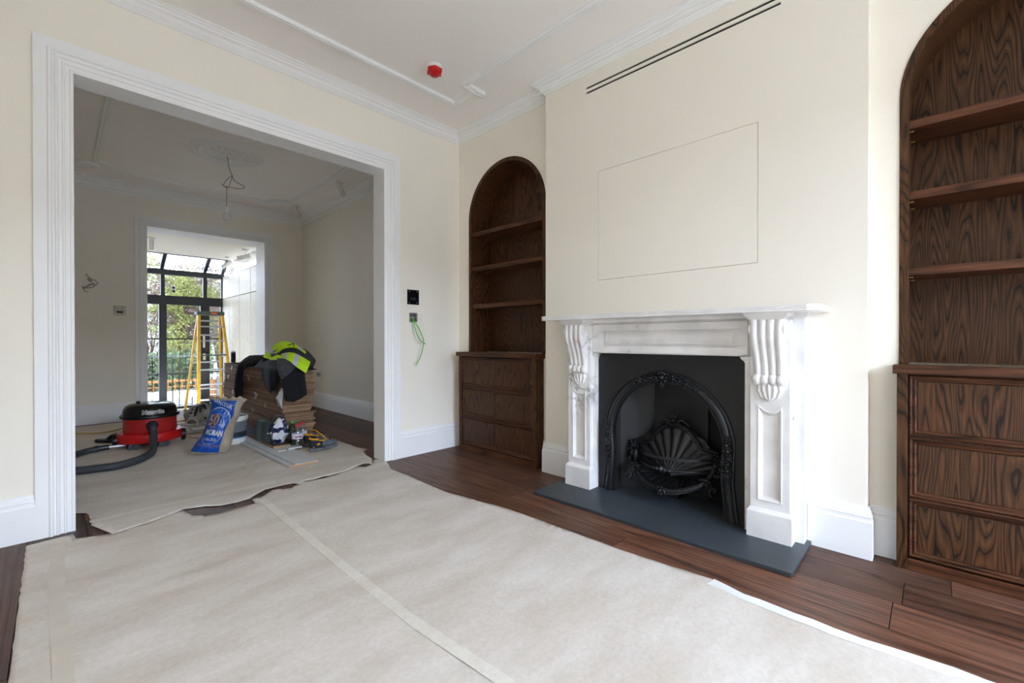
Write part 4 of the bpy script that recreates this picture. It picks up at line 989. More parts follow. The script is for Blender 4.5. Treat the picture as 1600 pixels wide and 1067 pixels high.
# ---- bottles
def clear_mat(name, tint):
    return glass_mat(name, tint, .2, .02)
clear_mat('clear_pet', (.80, .84, .86)); clear_mat('green_pet', (.08, .42, .12)); mat('green_cap', '27b53c', .35); mat('red_cap', 'c11f33', .35); mat('label_pale', 'd9d5e2', .5); mat('label_text', 'b8233c', .5); clear_mat('clear_cap', (.85, .75, .78))
def bottle(px, py, h, r, pet, cap, label, sport, grp, lettering=False, lab=True):
    q = onz(px, py, ZP); q.z = ZP
    t = thing('plastic_bottle', label, 'bottle', q, grp)
    P = [(r*.8, 0), (r, .01), (r, h*.36), (r*.95, h*.38), (r, h*.4), (r, h*.62), (r*.92, h*.7), (r*.6, h*.8), (r*.36, h*.86), (r*.36, h*.9)]
    bm = bmesh.new(); lathe(bm, P, 28, None, q, True); soft(link('body', bm, pet, t), 50)
    bm = bmesh.new(); lathe(bm, [(r*.42, h*.87), (r*.44, h*.88), (r*.44, h*.95), (r*.4, h*.96), (0, h*.96)], 20, None, q); soft(link('cap', bm, cap, t))
    if sport: bm = bmesh.new(); lathe(bm, [(r*.36, h*.96), (r*.33, h*1.01), (r*.2, h*1.03), (0, h*1.03)], 20, None, q); soft(link('sport_lid', bm, 'clear_cap', t))
    if lab: bm = bmesh.new(); lathe(bm, [(r*1.012, h*.41), (r*1.012, h*.61)], 28, None, q, False); soft(link('label_wrap', bm, 'label_pale', t), 60)
    if lettering:
        tb = text_bm('evian', r*.72, .0004, .001); a0 = math.atan2(-q.y, -q.x)+.35
        for v in tb.verts: a = a0+v.co.x/r; rr = r*1.03; v.co = Vector((q.x+rr*math.cos(a), q.y+rr*math.sin(a), q.z+h*.5+v.co.y))
        link('lettering', tb, 'label_text', t)
    return t
bottle(457, 695.5, .25, .034, 'green_pet', 'green_cap', 'green plastic bottle with bright green cap beside the stack', False, None, lab=False)
bottle(464.5, 701, .245, .047, 'clear_pet', 'red_cap', 'clear water bottle with red sport cap beside the work shoes, nearer the skirting board', True, None, True)
bottle(472.5, 696.5, .245, .042, 'clear_pet', 'red_cap', 'clear water bottle with red sport cap close against the stack end', True, None)

# ---- work shoes
mat('shoe_grey', '666c74', .85, var=.2, scale=40.); mat('shoe_dark', '1b1f28', .8, var=.2, scale=40.); mat('shoe_sole', '7d8085', .8, var=.25, scale=30.); mat('shoe_gold', 'd8950f', .7)
def shoe(at, ang, label):
    t = thing('work_shoe', label, 'shoe', at, 'pair of work shoes by the stack')
    M = Matrix.Translation(Vector(at)) @ Matrix.Rotation(ang, 4, 'Z')
    L = .29
    def wid(s): return .034+.016*math.sin(PI*min(1, s*1.15))**.7*(1 if s > .35 else .75)+.006*math.sin(PI*s)-.03*max(0, s-.86)*4*.5
    def hgt(s): return (.105-.03*math.sin(PI*min(1, s/.5))*.5) if s < .42 else max(.045, .095-(s-.42)*.12)
    def ring(s, z0, z1, k=1.):
        w_ = wid(s)*k; x = L*s-.02; hh = z1-z0
        return [Vector((x, w_*math.cos(a)*(1 if math.sin(a) < .3 else .86), z0+hh*(.5+.5*math.sin(a))) ) for a in [2*PI*i/20 for i in range(20)]]
    S = [i/22 for i in range(23)]
    def closed(rows, m, n):
        bm = bmesh.new(); grid_mesh(bm, rows, 0, True); bm.faces.new([bm.verts.new(p) for p in rows[0]]); bm.faces.new([bm.verts.new(p) for p in rows[-1]])
        bmesh.ops.remove_doubles(bm, verts=bm.verts[:], dist=1e-5)
        for v in bm.verts: v.co = M @ v.co
        return soft(link(n, bm, m, t), 50)
    def squeeze(s): return (max(.25, 1-max(0, .06-s)*10)) * (max(.3, 1-max(0, s-.93)*9))
    closed([ring(s, 0, .032+.008*(s < .3), 1.06*squeeze(s)) for s in S], 'shoe_sole', 'sole')
    closed([ring(s, .02, .03+hgt(s)*squeeze(s)**.5, .98*squeeze(s)) for s in S if s >= .36], 'shoe_grey', 'toe_upper')
    # heel quarter: open collar
    rows = []
    for j in range(8):
        z = .025+.085*j/7; r = []
        for i in range(25):
            a = PI*.5+PI*i/24
            x = .06+.075*math.cos(a)*1.05; y = .038*(1-.1*j/7)*math.sin(a)
            if i in (0, 24): x = .12
            r.append(M @ Vector((x, y, z+(.012*math.cos(a) if j == 7 else 0)*-1)))
        rows.append(r)
    soft(link('heel_counter', grid_mesh(bmesh.new(), rows, .005), 'shoe_dark', t), 60)
    cen = M @ Vector((.06, 0, .07)); inn = [[cen+(p-cen)*.84+Vector((0, 0, .006)) for p in r] for r in rows[2:]]; soft(link('lining', grid_mesh(bmesh.new(), inn, .003), 'shoe_gold', t), 60)
    link('insole', (lambda b_: ([setattr(v, 'co', M @ v.co) for v in b_.verts], b_)[1])(box(0, .12, -.028, .028, .04, .048)), 'shoe_gold', t)
    bm = bmesh.new()
    col = smooth_path([M @ Vector(p) for p in ((.125, .034, .10), (.09, .04, .095), (.04, .036, .108), (-.008, .02, .118), (-.018, 0, .122), (-.008, -.02, .118), (.04, -.036, .108), (.09, -.04, .095), (.125, -.034, .10))], 5); tube(bm, col, .0065, 8)
    soft(link('collar_lining', bm, 'shoe_gold', t), 80)
    bm = bmesh.new(); grid_mesh(bm, [[M @ Vector((x, y, z+(.006 if abs(y) < .01 else 0))) for y in (-.028, -.01, .01, .028)] for x, z in ((.085, .15), (.105, .135), (.13, .112), (.16, .1))], .008); soft(link('tongue', bm, 'shoe_gold', t), 80)
    bm = bmesh.new(); tube(bm, [M @ Vector(p) for p in ((-.018, 0, .118), (-.024, 0, .13), (-.016, 0, .138), (-.008, 0, .13))], .004, 6); link('pull_loop', bm, 'shoe_gold', t)
    bm = bmesh.new()
    for k in range(4):
        x = .125+.018*k; z = .117-.006*k; tube(bm, smooth_path([M @ Vector((x, -.032, z-.014)), M @ Vector((x+.004, 0, z+.006)), M @ Vector((x+.008, .032, z-.014))], 4), .0028, 6)
    link('laces', bm, 'shoe_dark', t)
    link('badge', (lambda b_: ([setattr(v, 'co', M @ v.co) for v in b_.verts], b_)[1])(box(.03, .06, -.0415, -.037, .06, .075)), 'shoe_gold', t)
    return t
q = onz(487, 706, ZP); shoe((q.x, q.y, ZP), math.radians(12), 'grey and gold work shoe with dusty toe, outermost from the stack')
q2 = onz(483, 699.5, ZP); shoe((q2.x, q2.y+.06, ZP), math.radians(18), 'grey and gold work shoe partly behind its twin, next to the stack')

# ---- tub
q = onz(365, 691, ZP); q.z = ZP; q.x -= .015
t = thing('paint_tub', 'white plastic tub with grey label and blue stripe behind the sack', 'tub', q)
mat('tub_grey', '73787e', .5); mat('tub_dark', '2b3036', .5); mat('tub_blue', '2e9bd0', .5)
R0 = .135
bm = bmesh.new(); lathe(bm, [(R0*.9, 0), (R0*.92, .01), (R0, .235), (R0*1.06, .237), (R0*1.06, .275), (R0*1.0, .275), (R0*.98, .24), (0, .235)], 40, None, q); soft(link('body', bm, 'white_plastic', t))
for nm, z0, z1, m in (('blue_stripe', .058, .068, 'tub_blue'), ('dark_label', .068, .12, 'tub_dark'), ('grey_label', .12, .225, 'tub_grey')):
    bm = bmesh.new(); lathe(bm, [(R0*(.92+.08*z0/.235)+.001, z0), (R0*(.92+.08*z1/.235)+.001, z1)], 40, None, q, False); soft(link(nm, bm, m, t), 60)
bm = bmesh.new(); lathe(bm, [(0, .262), (R0*.98, .262)], 40, None, q, False); link('inner_mix', bm, 'tub_dark', t)
bm = bmesh.new(); tube(bm, smooth_path([q+Vector((R0*1.05*math.cos(a), R0*1.05*math.sin(a), .255-.05*math.sin((a+2.6)/1.9*PI))) for a in [-2.6+1.9*i/8 for i in range(9)]], 4), .003, 6); link('handle', bm, 'steel', t)

# ---- blue sack
B = onz(322, 711, ZP); nS = Vector((-.45, -.87, .2)).normalized()
def rp_(x, y): d = ray(x, y); return ORG+d*((B-ORG).dot(nS)/d.dot(nS))
LP = [(322, 621), (326, 632), (323, 645), (320, 658), (316, 670), (310, 682), (301, 693), (295, 701), (289, 709.5)]
RP = [(384, 623), (375, 634), (372.5, 648), (366, 660), (363, 672), (361, 685), (358, 697), (354, 704), (350, 710)]
def lerpl(lst, v):
    k = min(len(lst)-2, int(v*(len(lst)-1))); t_ = v*(len(lst)-1)-k
    p0, p1, p2, p3 = lst[max(0, k-1)], lst[k], lst[k+1], lst[min(len(lst)-1, k+2)]
    return tuple(.5*(2*p1[i]+(p2[i]-p0[i])*t_+(2*p0[i]-5*p1[i]+4*p2[i]-p3[i])*t_**2+(3*p1[i]-p0[i]-3*p2[i]+p3[i])*t_**3) for i in (0, 1))
def sack(u_, v_, off=0., side=1):
    l, r = lerpl(LP, v_), lerpl(RP, v_)
    x, y = l[0]+(r[0]-l[0])*u_, l[1]+(r[1]-l[1])*u_
    y += 3.0*math.sin(PI*u_)*max(0, v_-.6)-(1.5*math.sin(PI*u_*3)*max(0, .15-v_)*4)
    p = rp_(x, y)
    bul = .1*math.sin(PI*max(0, min(1, u_)))**.6*math.sin(PI*min(1, max(0, (v_+.02)/1.08))**.8)**.55
    p = p+nS*(side*bul*(1 if side > 0 else .8)-.06)
    p = p+nS*(.009*noise.noise(Vector((u_*5, v_*7, 1)))+.006*noise.noise(Vector((u_*13, v_*15, 2)))+off)*side
    p.z = max(p.z, ZP+.0005+max(0, off)); return p
t = thing('blue_sack', 'bulging blue and beige printed plastic sack standing on the paper', 'sack', B)
mat('sack_beige', 'a99c86', .35, var=.1, scale=14.); mat('sack_blue', '0d4fae', .28, var=.12, scale=20.); mat('sack_gold', 'c08a25', .4); mat('sack_white', 'cfd3d6', .4); mat('sack_lblue', '4f8fd8', .35)
bm = bmesh.new(); nu, nv = 30, 34
grid_mesh(bm, [[sack(i/nu, j/nv) for i in range(nu+1)] for j in range(nv+1)]); grid_mesh(bm, [[sack(i/nu, j/nv, 0, -1) for i in range(nu+1)] for j in range(nv+1)])
bmesh.ops.remove_doubles(bm, verts=bm.verts[:], dist=2e-3); soft(link('body', bm, 'sack_beige', t), 60)
u0, u1 = .05, .80
def um(s, v_): return u0+(u1-u0+.05*math.sin(v_*7))*s
bm = bmesh.new(); grid_mesh(bm, [[sack(um(i/nu, v_), v_, .002) for i in range(nu+1)] for v_ in [.05+.055*math.sin(0)+.88*j/nv for j in range(nv+1)]]); soft(link('printed_panel', bm, 'sack_blue', t), 60)
def on_sack(bm, uc, vc_, sx, sy, name, m, off=.0045, rot=0.):
    for v in bm.verts:
        x, y, zz = v.co; c_, s_ = math.cos(rot), math.sin(rot); x, y = x*c_-y*s_, x*s_+y*c_
        v.co = sack(uc+x*sx, vc_-y*sy, off+(zz > 0)*.001)
    return link(name, bm, m, t)
KX, KY = 1/.33, 1/.56                                # sack width and height in metres
on_sack(text_bm('RAN.CO.UK', .048, .0003, .001), .47, .105, KX*.8, KY, 'lettering', 'sack_white', rot=-.22)
on_sack(text_bm('50', .13, .0003, .002), .33, .36, KX*.9, KY, 'lettering', 'sack_gold')
on_sack(text_bm('YEARS', .03, .0003), .36, .465, KX*.9, KY, 'lettering', 'sack_gold')
on_sack(text_bm('MORAN', .064, .0003, .0025), .455, .555, KX*.8, KY, 'lettering', 'sack_white', rot=-.06)
on_sack(text_bm('1976-2026', .036, .0003), .40, .66, KX*.9, KY, 'lettering', 'sack_white')
on_sack(text_bm('CELEBRATING', .02, .0003), .45, .76, KX*.9, KY, 'lettering', 'sack_gold') if False else None
for k, ch in enumerate('ANNIVERSARY'):
    a = PI*.98-k/10*PI*.96
    on_sack(text_bm(ch, .04, .0003), .40+.36*math.cos(a)*.92, .43-.225*math.sin(a), KX*.9, KY, 'lettering', 'sack_lblue', rot=a-PI/2)
for rx, ry, a0, a1 in ((.28, .18, 0, PI), (.45, .27, .0, PI), (.30, .15, PI*1.0, 2*PI)):
    vc_ = .43 if a0 == 0 else .585
    bm = bmesh.new(); pts = [(a0+(a1-a0)*i/28) for i in range(29)]
    grid_mesh(bm, [[sack(max(.06, min(.84, .41+rx*k_*math.cos(a))), vc_-ry*k_*math.sin(a), .0045) for a in pts] for k_ in (1, .965)]); link('print_ring', bm, 'sack_white', t)
for v_ in (.745, .775):
    bm = bmesh.new(); grid_mesh(bm, [[sack(.12+.65*i/20, v_+.006*j, .004) for i in range(21)] for j in (0, 1)]); link('print_line', bm, 'sack_gold', t)
bm = bmesh.new(); grid_mesh(bm, [[sack(.05+.9*i/18, -.0+.012*j-.035*j*(1-j)*0, .004) + Vector((0, 0, .022*(1-j)*(.5+.5*math.sin(i*1.7)))) for i in range(19)] for j in (0, 1)], .002); link('gathered_top', bm, 'sack_beige', t)

# ---- vacuum cleaner
VC = Vector((.645, 5.63, ZP)); va = math.atan2(-VC.y, -VC.x)
t = thing('vacuum_cleaner', 'red and black cylinder vacuum cleaner with corrugated hose', 'vacuum', VC)
bm = bmesh.new(); lathe(bm, [(.19, .05), (.255, .055), (.262, .07), (.262, .125), (.25, .14), (.2, .145)], 48, None, VC); soft(link('bumper', bm, 'red_bright', t), 40)
bm = bmesh.new(); lathe(bm, [(.205, .14), (.21, .15), (.208, .285)], 48, None, VC); soft(link('drum', bm, 'red_plastic', t), 40)
bm = bmesh.new(); lathe(bm, [(.21, .278), (.23, .28), (.234, .29), (.234, .302), (.228, .31), (.21, .312)], 48, None, VC); soft(link('rim', bm, 'black_plastic', t), 40)
dome = [(.214, .31), (.213, .335), (.207, .365), (.192, .392), (.165, .408), (.12, .416), (.06, .42), (0, .42)]
bm = bmesh.new(); lathe(bm, dome, 48, None, VC); soft(link('lid', bm, 'black_gloss', t), 40)
bm = bmesh.new(); lathe(bm, [(.016, .415), (.016, .435), (0, .437)], 16, None, VC+Vector((-.09, .03, 0))); soft(link('knob', bm, 'black_plastic', t))
def dome_r(z):
    for (r0_, z0_), (r1_, z1_) in zip(dome, dome[1:]):
        if z <= z1_: return r0_+(r1_-r0_)*max(0, (z-z0_))/(z1_-z0_)
    return 0
for nm, bold, off, m in (('lettering', .0045, .0012, 'white_plastic'), ('lettering', .0006, .0026, 'black_plastic')):
    tb = text_bm('Numatic', .048, .0003, bold)
    for v in tb.verts:
        z_ = .343+v.co.y; a = va+.10+v.co.x/.21; rr = dome_r(z_)+off+(v.co.z > 0)*.0006; v.co = VC+Vector((rr*math.cos(a), rr*math.sin(a), z_))
    link(nm, tb, m, t)
def pv(a, r, z): return VC+Vector((r*math.cos(va+a), r*math.sin(va+a), z))
bm = bmesh.new(); lathe(bm, [(.046, 0), (.046, .012), (.036, .018), (.034, .035), (.03, .035)], 24, pv(.06, 1, 0)-VC, pv(.06, .2, .215)); soft(link('hose_port', bm, 'black_plastic', t))
def corrugated(pts, r, n=16):
    P = smooth_path(pts, n); bm = bmesh.new(); tube(bm, P, [r*(1+.06*(i % 2)) for i in range(len(P))], 12); return bm
fx_ = lambda x, y, z: onz(x, y, z)
hp_ = [pv(.06, .22, .215), pv(.06, .27, .20), pv(.07, .315, .14), fx_(238, 704, .045), fx_(226, 714, .04), fx_(205, 722, .04), fx_(180, 728, .04), fx_(150, 732, .04), fx_(112, 736, .04), fx_(70, 736, .04)]
soft(link('hose', corrugated(hp_, .03, 14), 'grey_rubber', t), 80)
for a in (.45, -.55, 2.6, -2.6):
    bm = bmesh.new(); p_ = pv(a, .235, .033)
    for d_ in (-.02, .02):
        s_ = Vector((-math.sin(va+a), math.cos(va+a), 0))*d_; lathe(bm, [(.0, -.009), (.026, -.009), (.026, .009), (0, .009)], 18, (math.cos(va+.2), math.sin(va+.2), 0), p_+s_*1.0+Vector((0, 0, -.0065)))
    link('castor', bm, 'grey_rubber', t)
for s in (-1, 1):
    bm = bmesh.new(); p_ = pv(s*1.45, .255, .075); ax_ = (pv(s*PI/2, 1, 0)-VC); lathe(bm, [(0, 0), (.06, 0), (.064, .012), (.06, .035), (.03, .04), (0, .04)], 24, ax_, p_-ax_*.01); soft(link('rear_wheel', bm, 'black_plastic', t))
w_ = thing('vacuum_wand', 'steel vacuum wand with black hose end lying behind the vacuum cleaner', 'vacuum wand', fx_(160, 702, ZP))
bm = bmesh.new(); a_, b_ = fx_(160, 700, .05), fx_(196, 695.5, .045); tube(bm, [a_, b_], .017, 12); link('steel_tube', bm, 'steel', w_)
bm = bmesh.new(); tube(bm, [fx_(170, 698.6, .05), fx_(153, 701, .05)], .024, 12); tube(bm, [fx_(153, 701, .05), fx_(148, 702, .05)], .03, 12); link('cuff', bm, 'black_plastic', w_)
soft(link('hose_end', corrugated([fx_(155, 701, .05), fx_(140, 704, .045), fx_(125, 708, .04), fx_(108, 713, .04), fx_(60, 722, .04)], .027, 14), 'grey_rubber', w_), 80)
w_ = thing('vacuum_brush', 'black vacuum cleaning brush with steel tube beside the vacuum cleaner', 'vacuum head', fx_(168, 690, ZP))
A_, B_ = fx_(150, 690.5, ZP), fx_(189, 690.5, ZP)
bm = bmesh.new(); d_ = (B_-A_).normalized(); s_ = Vector((-d_.y, d_.x, 0))
prism(bm, [A_-s_*.02, A_+d_*.04-s_*.04, B_-s_*.045, B_+s_*.045, A_+d_*.05+s_*.035, A_+s_*.02], (0, 0, .03)); bmesh.ops.bevel(bm, geom=bm.edges[:], offset=.006, segments=2, affect='EDGES'); soft(link('shoe', bm, 'black_plastic', w_))
bm = bmesh.new(); m_ = (A_+B_)*.5; tube(bm, smooth_path([m_+Vector((0, 0, .03)), m_+d_*.04+Vector((0, 0, .06)), m_+d_*.1+Vector((.02, .05, .07))], 4), .02, 10); link('neck', bm, 'black_plastic', w_)
bm = bmesh.new(); tube(bm, [m_+d_*.1+Vector((.02, .05, .07)), m_+d_*.26+Vector((.06, .16, .09))], .016, 12); link('tube', bm, 'steel', w_)

# ---- cables and tool bag behind the sack
mat('yellow_cable', 'c99a2c', .5); mat('white_cable', 'd6d2cb', .5); mat('bag_canvas', '9c9388', .8, var=.2, scale=30.)
bm = bmesh.new(); tube(bm, smooth_path([fx_(x, y, ZP+.006) for x, y in ((60, 682), (115, 678), (160, 676), (200, 668), (245, 664), (285, 657), (310, 655))], 6), .006, 8)
tag(link('yellow_cable', bm, 'yellow_cable'), 'thin yellow cable running along the paper behind the vacuum cleaner', 'cable')
bm = bmesh.new(); tube(bm, smooth_path([fx_(x, y, ZP+.006) for x, y in ((262, 654), (268, 668), (277, 676), (290, 681), (305, 684), (322, 685))], 6), .006, 8)
tag(link('yellow_cable', bm, 'yellow_cable'), 'yellow cable curving from the vacuum cleaner towards the blue sack', 'cable')
t = thing('extension_lead', 'coiled white extension lead with white socket block behind the sack', 'extension lead', fx_(300, 670, ZP))
bm = bmesh.new(); c = fx_(298, 668, ZP+.01)
for k in range(5):
    r_ = .10+.02*k; cx = c+Vector((.03*math.cos(k*2.), .05*math.sin(k*1.7), 0)); tube(bm, smooth_path([cx+Vector((r_*math.cos(a), r_*1.2*math.sin(a), .006*k+.004*math.sin(3*a))) for a in [i*PI/6 for i in range(13)]], 4), .006, 8)
r_ = .06; c2 = fx_(300, 672, ZP); tube(bm, smooth_path([c2+Vector((r_*math.cos(a)*.8, -r_*math.cos(a)*.6, .075+r_*math.sin(a))) for a in [i*PI/6 for i in range(13)]], 4), .007, 8)
link('lead', bm, 'white_cable', t)
a_ = fx_(297, 677, ZP); link('socket_block', box(a_.x-.04, a_.x+.22, a_.y-.03, a_.y+.03, ZP, ZP+.045, .006), 'white_cable', t)
link('switch', box(a_.x-.005, a_.x+.02, a_.y-.02, a_.y+.02, ZP+.045, ZP+.05), 'black_plastic', t)
t = thing('tool_bag', 'slumped grey canvas tool bag with black straps behind the sack', 'bag', fx_(306, 662, ZP))
q = fx_(308, 664, ZP); bm = bmesh.new(); bmesh.ops.create_icosphere(bm, subdivisions=4, radius=1)
for v in bm.verts:
    c_ = v.co.copy(); n_ = noise.noise(c_*1.9+Vector((4, 0, 0)))*.35+noise.noise(c_*4.6)*.2
    v.co = Vector((c_.x*.17, c_.y*.15, c_.z*.13))*(1+n_*.5)+q+Vector((.06, .08, .11)); v.co.z = max(v.co.z, ZP+.0005)
soft(link('body', bm, 'bag_canvas', t), 60)
bm = bmesh.new(); qq = q+Vector((.06, .08, .11))
for k in range(4):
    a0 = -2.5+.35*k; tube(bm, smooth_path([qq+Vector((.155*math.cos(a0)*math.cos(e), .14*math.sin(a0+.25*e)*math.cos(e), .135*math.sin(e)+.005*k)) for e in (-.5, -.1, .4, .9, 1.4)], 5), .017, 8, flat=.4)
link('straps', bm, 'black_plastic', t)
# ================================================================== glazed extension
struct('floor_extension', box(-.2, 2.6, YR1, YG+.05, FLOOR_E-.1, FLOOR_E), 'light_grey', 'lower pale floor of the glazed extension')
struct('ceiling_extension', box(-.2, 2.6, YR1, 9.77, CEIL_E, CEIL_E+.2), 'wall', 'flat cream ceiling of the glazed extension')
struct('wall_extension_left', box(-.2, 0, YR1, YG, FLOOR_E, CEIL_E), 'wall')
wx = struct('wall_extension_right', box(2.31, 2.5, YR1, YG+.05, FLOOR_E, 2.272), 'cream_panel', 'cream panelled wall of the extension')
ys = [YR1+.001, 8.34, 9.0, 9.66, YG-.03]
for a_, b_ in zip(ys, ys[1:]):
    for z0, z1 in ((FLOOR_E+.02, 1.845), (1.857, 2.272)):
        if b_-a_ > .05: link('panel', box(2.28, 2.31, a_+.006, b_-.006, z0, z1, .002), 'cream_panel', wx)
link('capping', box(2.275, 2.5, YR1+.001, YG, 2.272, 2.285), 'cream_panel', wx)
# glass strip between the panelled wall and the ceiling: the bright band in the photograph is the sky behind it
gs = struct('window_4', boxes((2.33, 2.36, YG-.01, YG+.03, 2.285, CEIL_E), (2.33, 2.36, YR1, YR1+.03, 2.285, CEIL_E)), 'light_grey', 'bright glass strip between the cream panels and the extension ceiling')
link('pane', box(2.34, 2.348, YR1+.03, YG-.01, 2.285, CEIL_E), 'pane_dimmed', gs)
# black steel glazing
def X_(px): return ony(px, 500, YG).x
bm = bmesh.new()
y0, y1 = YG-.04, YG+.04
for a_, b_ in ((X_(248), X_(260)), (X_(312.7), X_(326.7)), (0, .06), (.60, .72), (2.25, 2.31)): cube(bm, a_, b_, y0, y1, FLOOR_E, 1.72)
for a_, b_ in ((X_(250.8), X_(257.3)), (X_(317), X_(323)), (0, .06), (.63, .69), (2.26, 2.31)): cube(bm, a_, b_, y0, y1, 1.85, 2.26)
cube(bm, 0, 2.31, y0-.02, y1, 1.70, 1.80); cube(bm, 0, 2.31, y0-.005, y1, 1.80, 1.865); cube(bm, 0, 2.31, y0-.03, y1+.02, 2.25, 2.345); cube(bm, 0, 2.31, y0, y1, FLOOR_E, FLOOR_E+.07)
cube(bm, 0, 2.31, y0+.01, y1-.01, 1.055, 1.078); cube(bm, 0, 2.31, y0+.01, y1-.01, .41, .433)
gz = struct('window_2', bm, 'black_steel', 'black steel framed garden doors and lights of the extension')
vs = [.06, .66, (X_(248)+X_(260))/2, (X_(312.7)+X_(326.7))/2, 2.28]
for a_, b_ in zip(vs, vs[1:]):
    for z0, z1 in ((FLOOR_E+.07, .41), (.433, 1.055), (1.078, 1.7), (1.865, 2.25)): link('pane', box(a_, b_, YG-.004, YG+.004, z0, z1), 'pane_dimmed', gz)
h_ = bmesh.new(); cube(h_, X_(316), X_(319), y0-.03, y0, .9, 1.12); cube(h_, X_(316), X_(320), y0-.025, y0, .66, .78); link('door_handle', h_, 'white_plastic', gz)
link('sill', box(1.42, 1.93, YG-.2, YG-.04, FLOOR_E, FLOOR_E+.03), 'white_plastic', gz)
# sloping roof lights
bm = bmesh.new(); s0, s1 = Vector((0, YG-.02, 2.33)), Vector((0, 9.74, 2.575))
def rafter(x, w_, h0=.0, h1=.07):
    prism(bm, [(x-w_, s0.y, s0.z+h0), (x+w_, s0.y, s0.z+h0), (x+w_, s1.y, s1.z+h0), (x-w_, s1.y, s1.z+h0)], (0, 0, h1))
for px in (252.5, 319.5): rafter(X_(px), .028)
for x in (.06, .66, 2.28): rafter(x, .028)
prism(bm, [(0, 9.70, 2.56), (0, 9.775, 2.56), (0, 9.775, 2.68), (0, 9.70, 2.68)], (2.31, 0, 0))
rf = struct('window_3', bm, 'black_steel', 'black framed sloping roof lights of the extension')
vs = [.06, .66, X_(252.5), X_(319.5), 2.28]
for a_, b_ in zip(vs, vs[1:]): link('pane', prism(bmesh.new(), [(a_, s0.y+.02, s0.z+.05), (b_, s0.y+.02, s0.z+.05), (b_, s1.y, s1.z+.05), (a_, s1.y, s1.z+.05)], (0, 0, .008)), 'pane_dimmed', rf)
# spotlights of the extension
G_ = None
spot(236, 371, CEIL_E, (0, 0, -1), 'white upright spotlight on the extension ceiling, away from the cream panels', .2, .034, .02)
spot(384, 389.5, CEIL_E, (-.75, .25, -.28), 'white spotlight on a stem pointing sideways above the cream panels, nearest the doorway', .2, .034, .09)
spot(357, 401.5, CEIL_E, (-.75, .3, -.6), 'white spotlight on a stem pointing sideways above the cream panels, nearest the roof lights', .2, .034, .09)
# paper sticker on the upper light
t = thing('glazing_sticker', 'white sticker with two dark spots on the upper garden light', 'sticker', ony(271, 450, YG-.006))
c = ony(271, 452, YG-.006)
bm = bmesh.new(); prism(bm, [c+Vector((x*1.0, 0, z_)) for x, z_ in ((-.04, .08), (.02, .09), (.045, .04), (.03, -.05), (.01, -.09), (-.02, -.06), (-.03, 0))], (0, .002, 0)); link('paper', bm, 'white_plastic', t)
bm = bmesh.new()
for dz, r_ in ((.03, .024), (-.035, .026)): lathe(bm, [(0, 0), (r_, 0), (r_, .002), (0, .002)], 16, (0, -1, 0), c+Vector((0.003, 0, dz)))
link('spots', bm, 'black_plastic', t)

# ================================================================== stepladder
mat('fibreglass', 'd9a516', .45, var=.1, scale=14.); mat('alu', 'b4b6b5', .4, .5, var=.1); mat('alu_dark', '4e5a52', .5, .3)
t = thing('stepladder', 'yellow fibreglass stepladder with aluminium treads in the extension', 'ladder', (1.92, 9.45, FLOOR_E))
fa = {(-1, 0): (1.665, 9.0), (1, 0): (2.19, 9.0), (-1, 1): (1.635, 9.93), (1, 1): (2.2, 9.93)}; ft = {(-1, 0): (1.755, 9.43), (1, 0): (2.11, 9.43), (-1, 1): (1.765, 9.56), (1, 1): (2.10, 9.56)}
ZL = 1.50
for k_, (x, y) in fa.items():
    x2, y2 = ft[k_]; bm = bmesh.new(); w_, d_ = (.02, .036) if k_[1] == 0 else (.016, .028)
    prism(bm, [(x-w_, y-d_, FLOOR_E+.03), (x+w_, y-d_, FLOOR_E+.03), (x+w_, y+d_, FLOOR_E+.03), (x-w_, y+d_, FLOOR_E+.03)], (x2-x, y2-y, ZL-FLOOR_E-.03)); r_ = link('rail', bm, 'fibreglass', t)
    link('rubber_foot', box(x-.028, x+.028, y-.045, y+.045, FLOOR_E, FLOOR_E+.035, .004), 'black_plastic', r_)
def at_(k_, z_):
    f_ = (z_-FLOOR_E)/(ZL-FLOOR_E); a_, b_ = fa[k_], ft[k_]; return a_[0]+(b_[0]-a_[0])*f_, a_[1]+(b_[1]-a_[1])*f_
for i in range(6):
    z_ = FLOOR_E+.27+.255*i; l, r = at_((-1, 0), z_), at_((1, 0), z_)
    link('tread', box(l[0]+.015, r[0]-.015, l[1]-.04, l[1]+.045, z_, z_+.022), 'alu' if i != 3 else 'alu_dark', t)
for z_ in (.12, .62, 1.12, 1.38):
    l, r = at_((-1, 1), z_), at_((1, 1), z_); link('rear_brace', box(l[0], r[0], l[1]-.014, l[1]+.014, z_, z_+.03), 'alu', t)
link('top_cap', box(1.72, 2.14, 9.38, 9.61, ZL-.01, ZL+.06, .012), 'alu_dark', t)
mat('orange_mark', 'd9552a', .5); link('cap_badge', box(1.93, 2.02, 9.378, 9.381, ZL+.01, ZL+.04), 'orange_mark', t)
for s in (-1, 1):
    a_, b_ = at_((s, 0), .85), at_((s, 1), .85); bm = bmesh.new(); tube(bm, smooth_path([(a_[0], a_[1], .80), (a_[0], (a_[1]+b_[1])/2, .74), (b_[0], b_[1], .80)], 4), .01, 8); link('spreader', bm, 'alu', t)

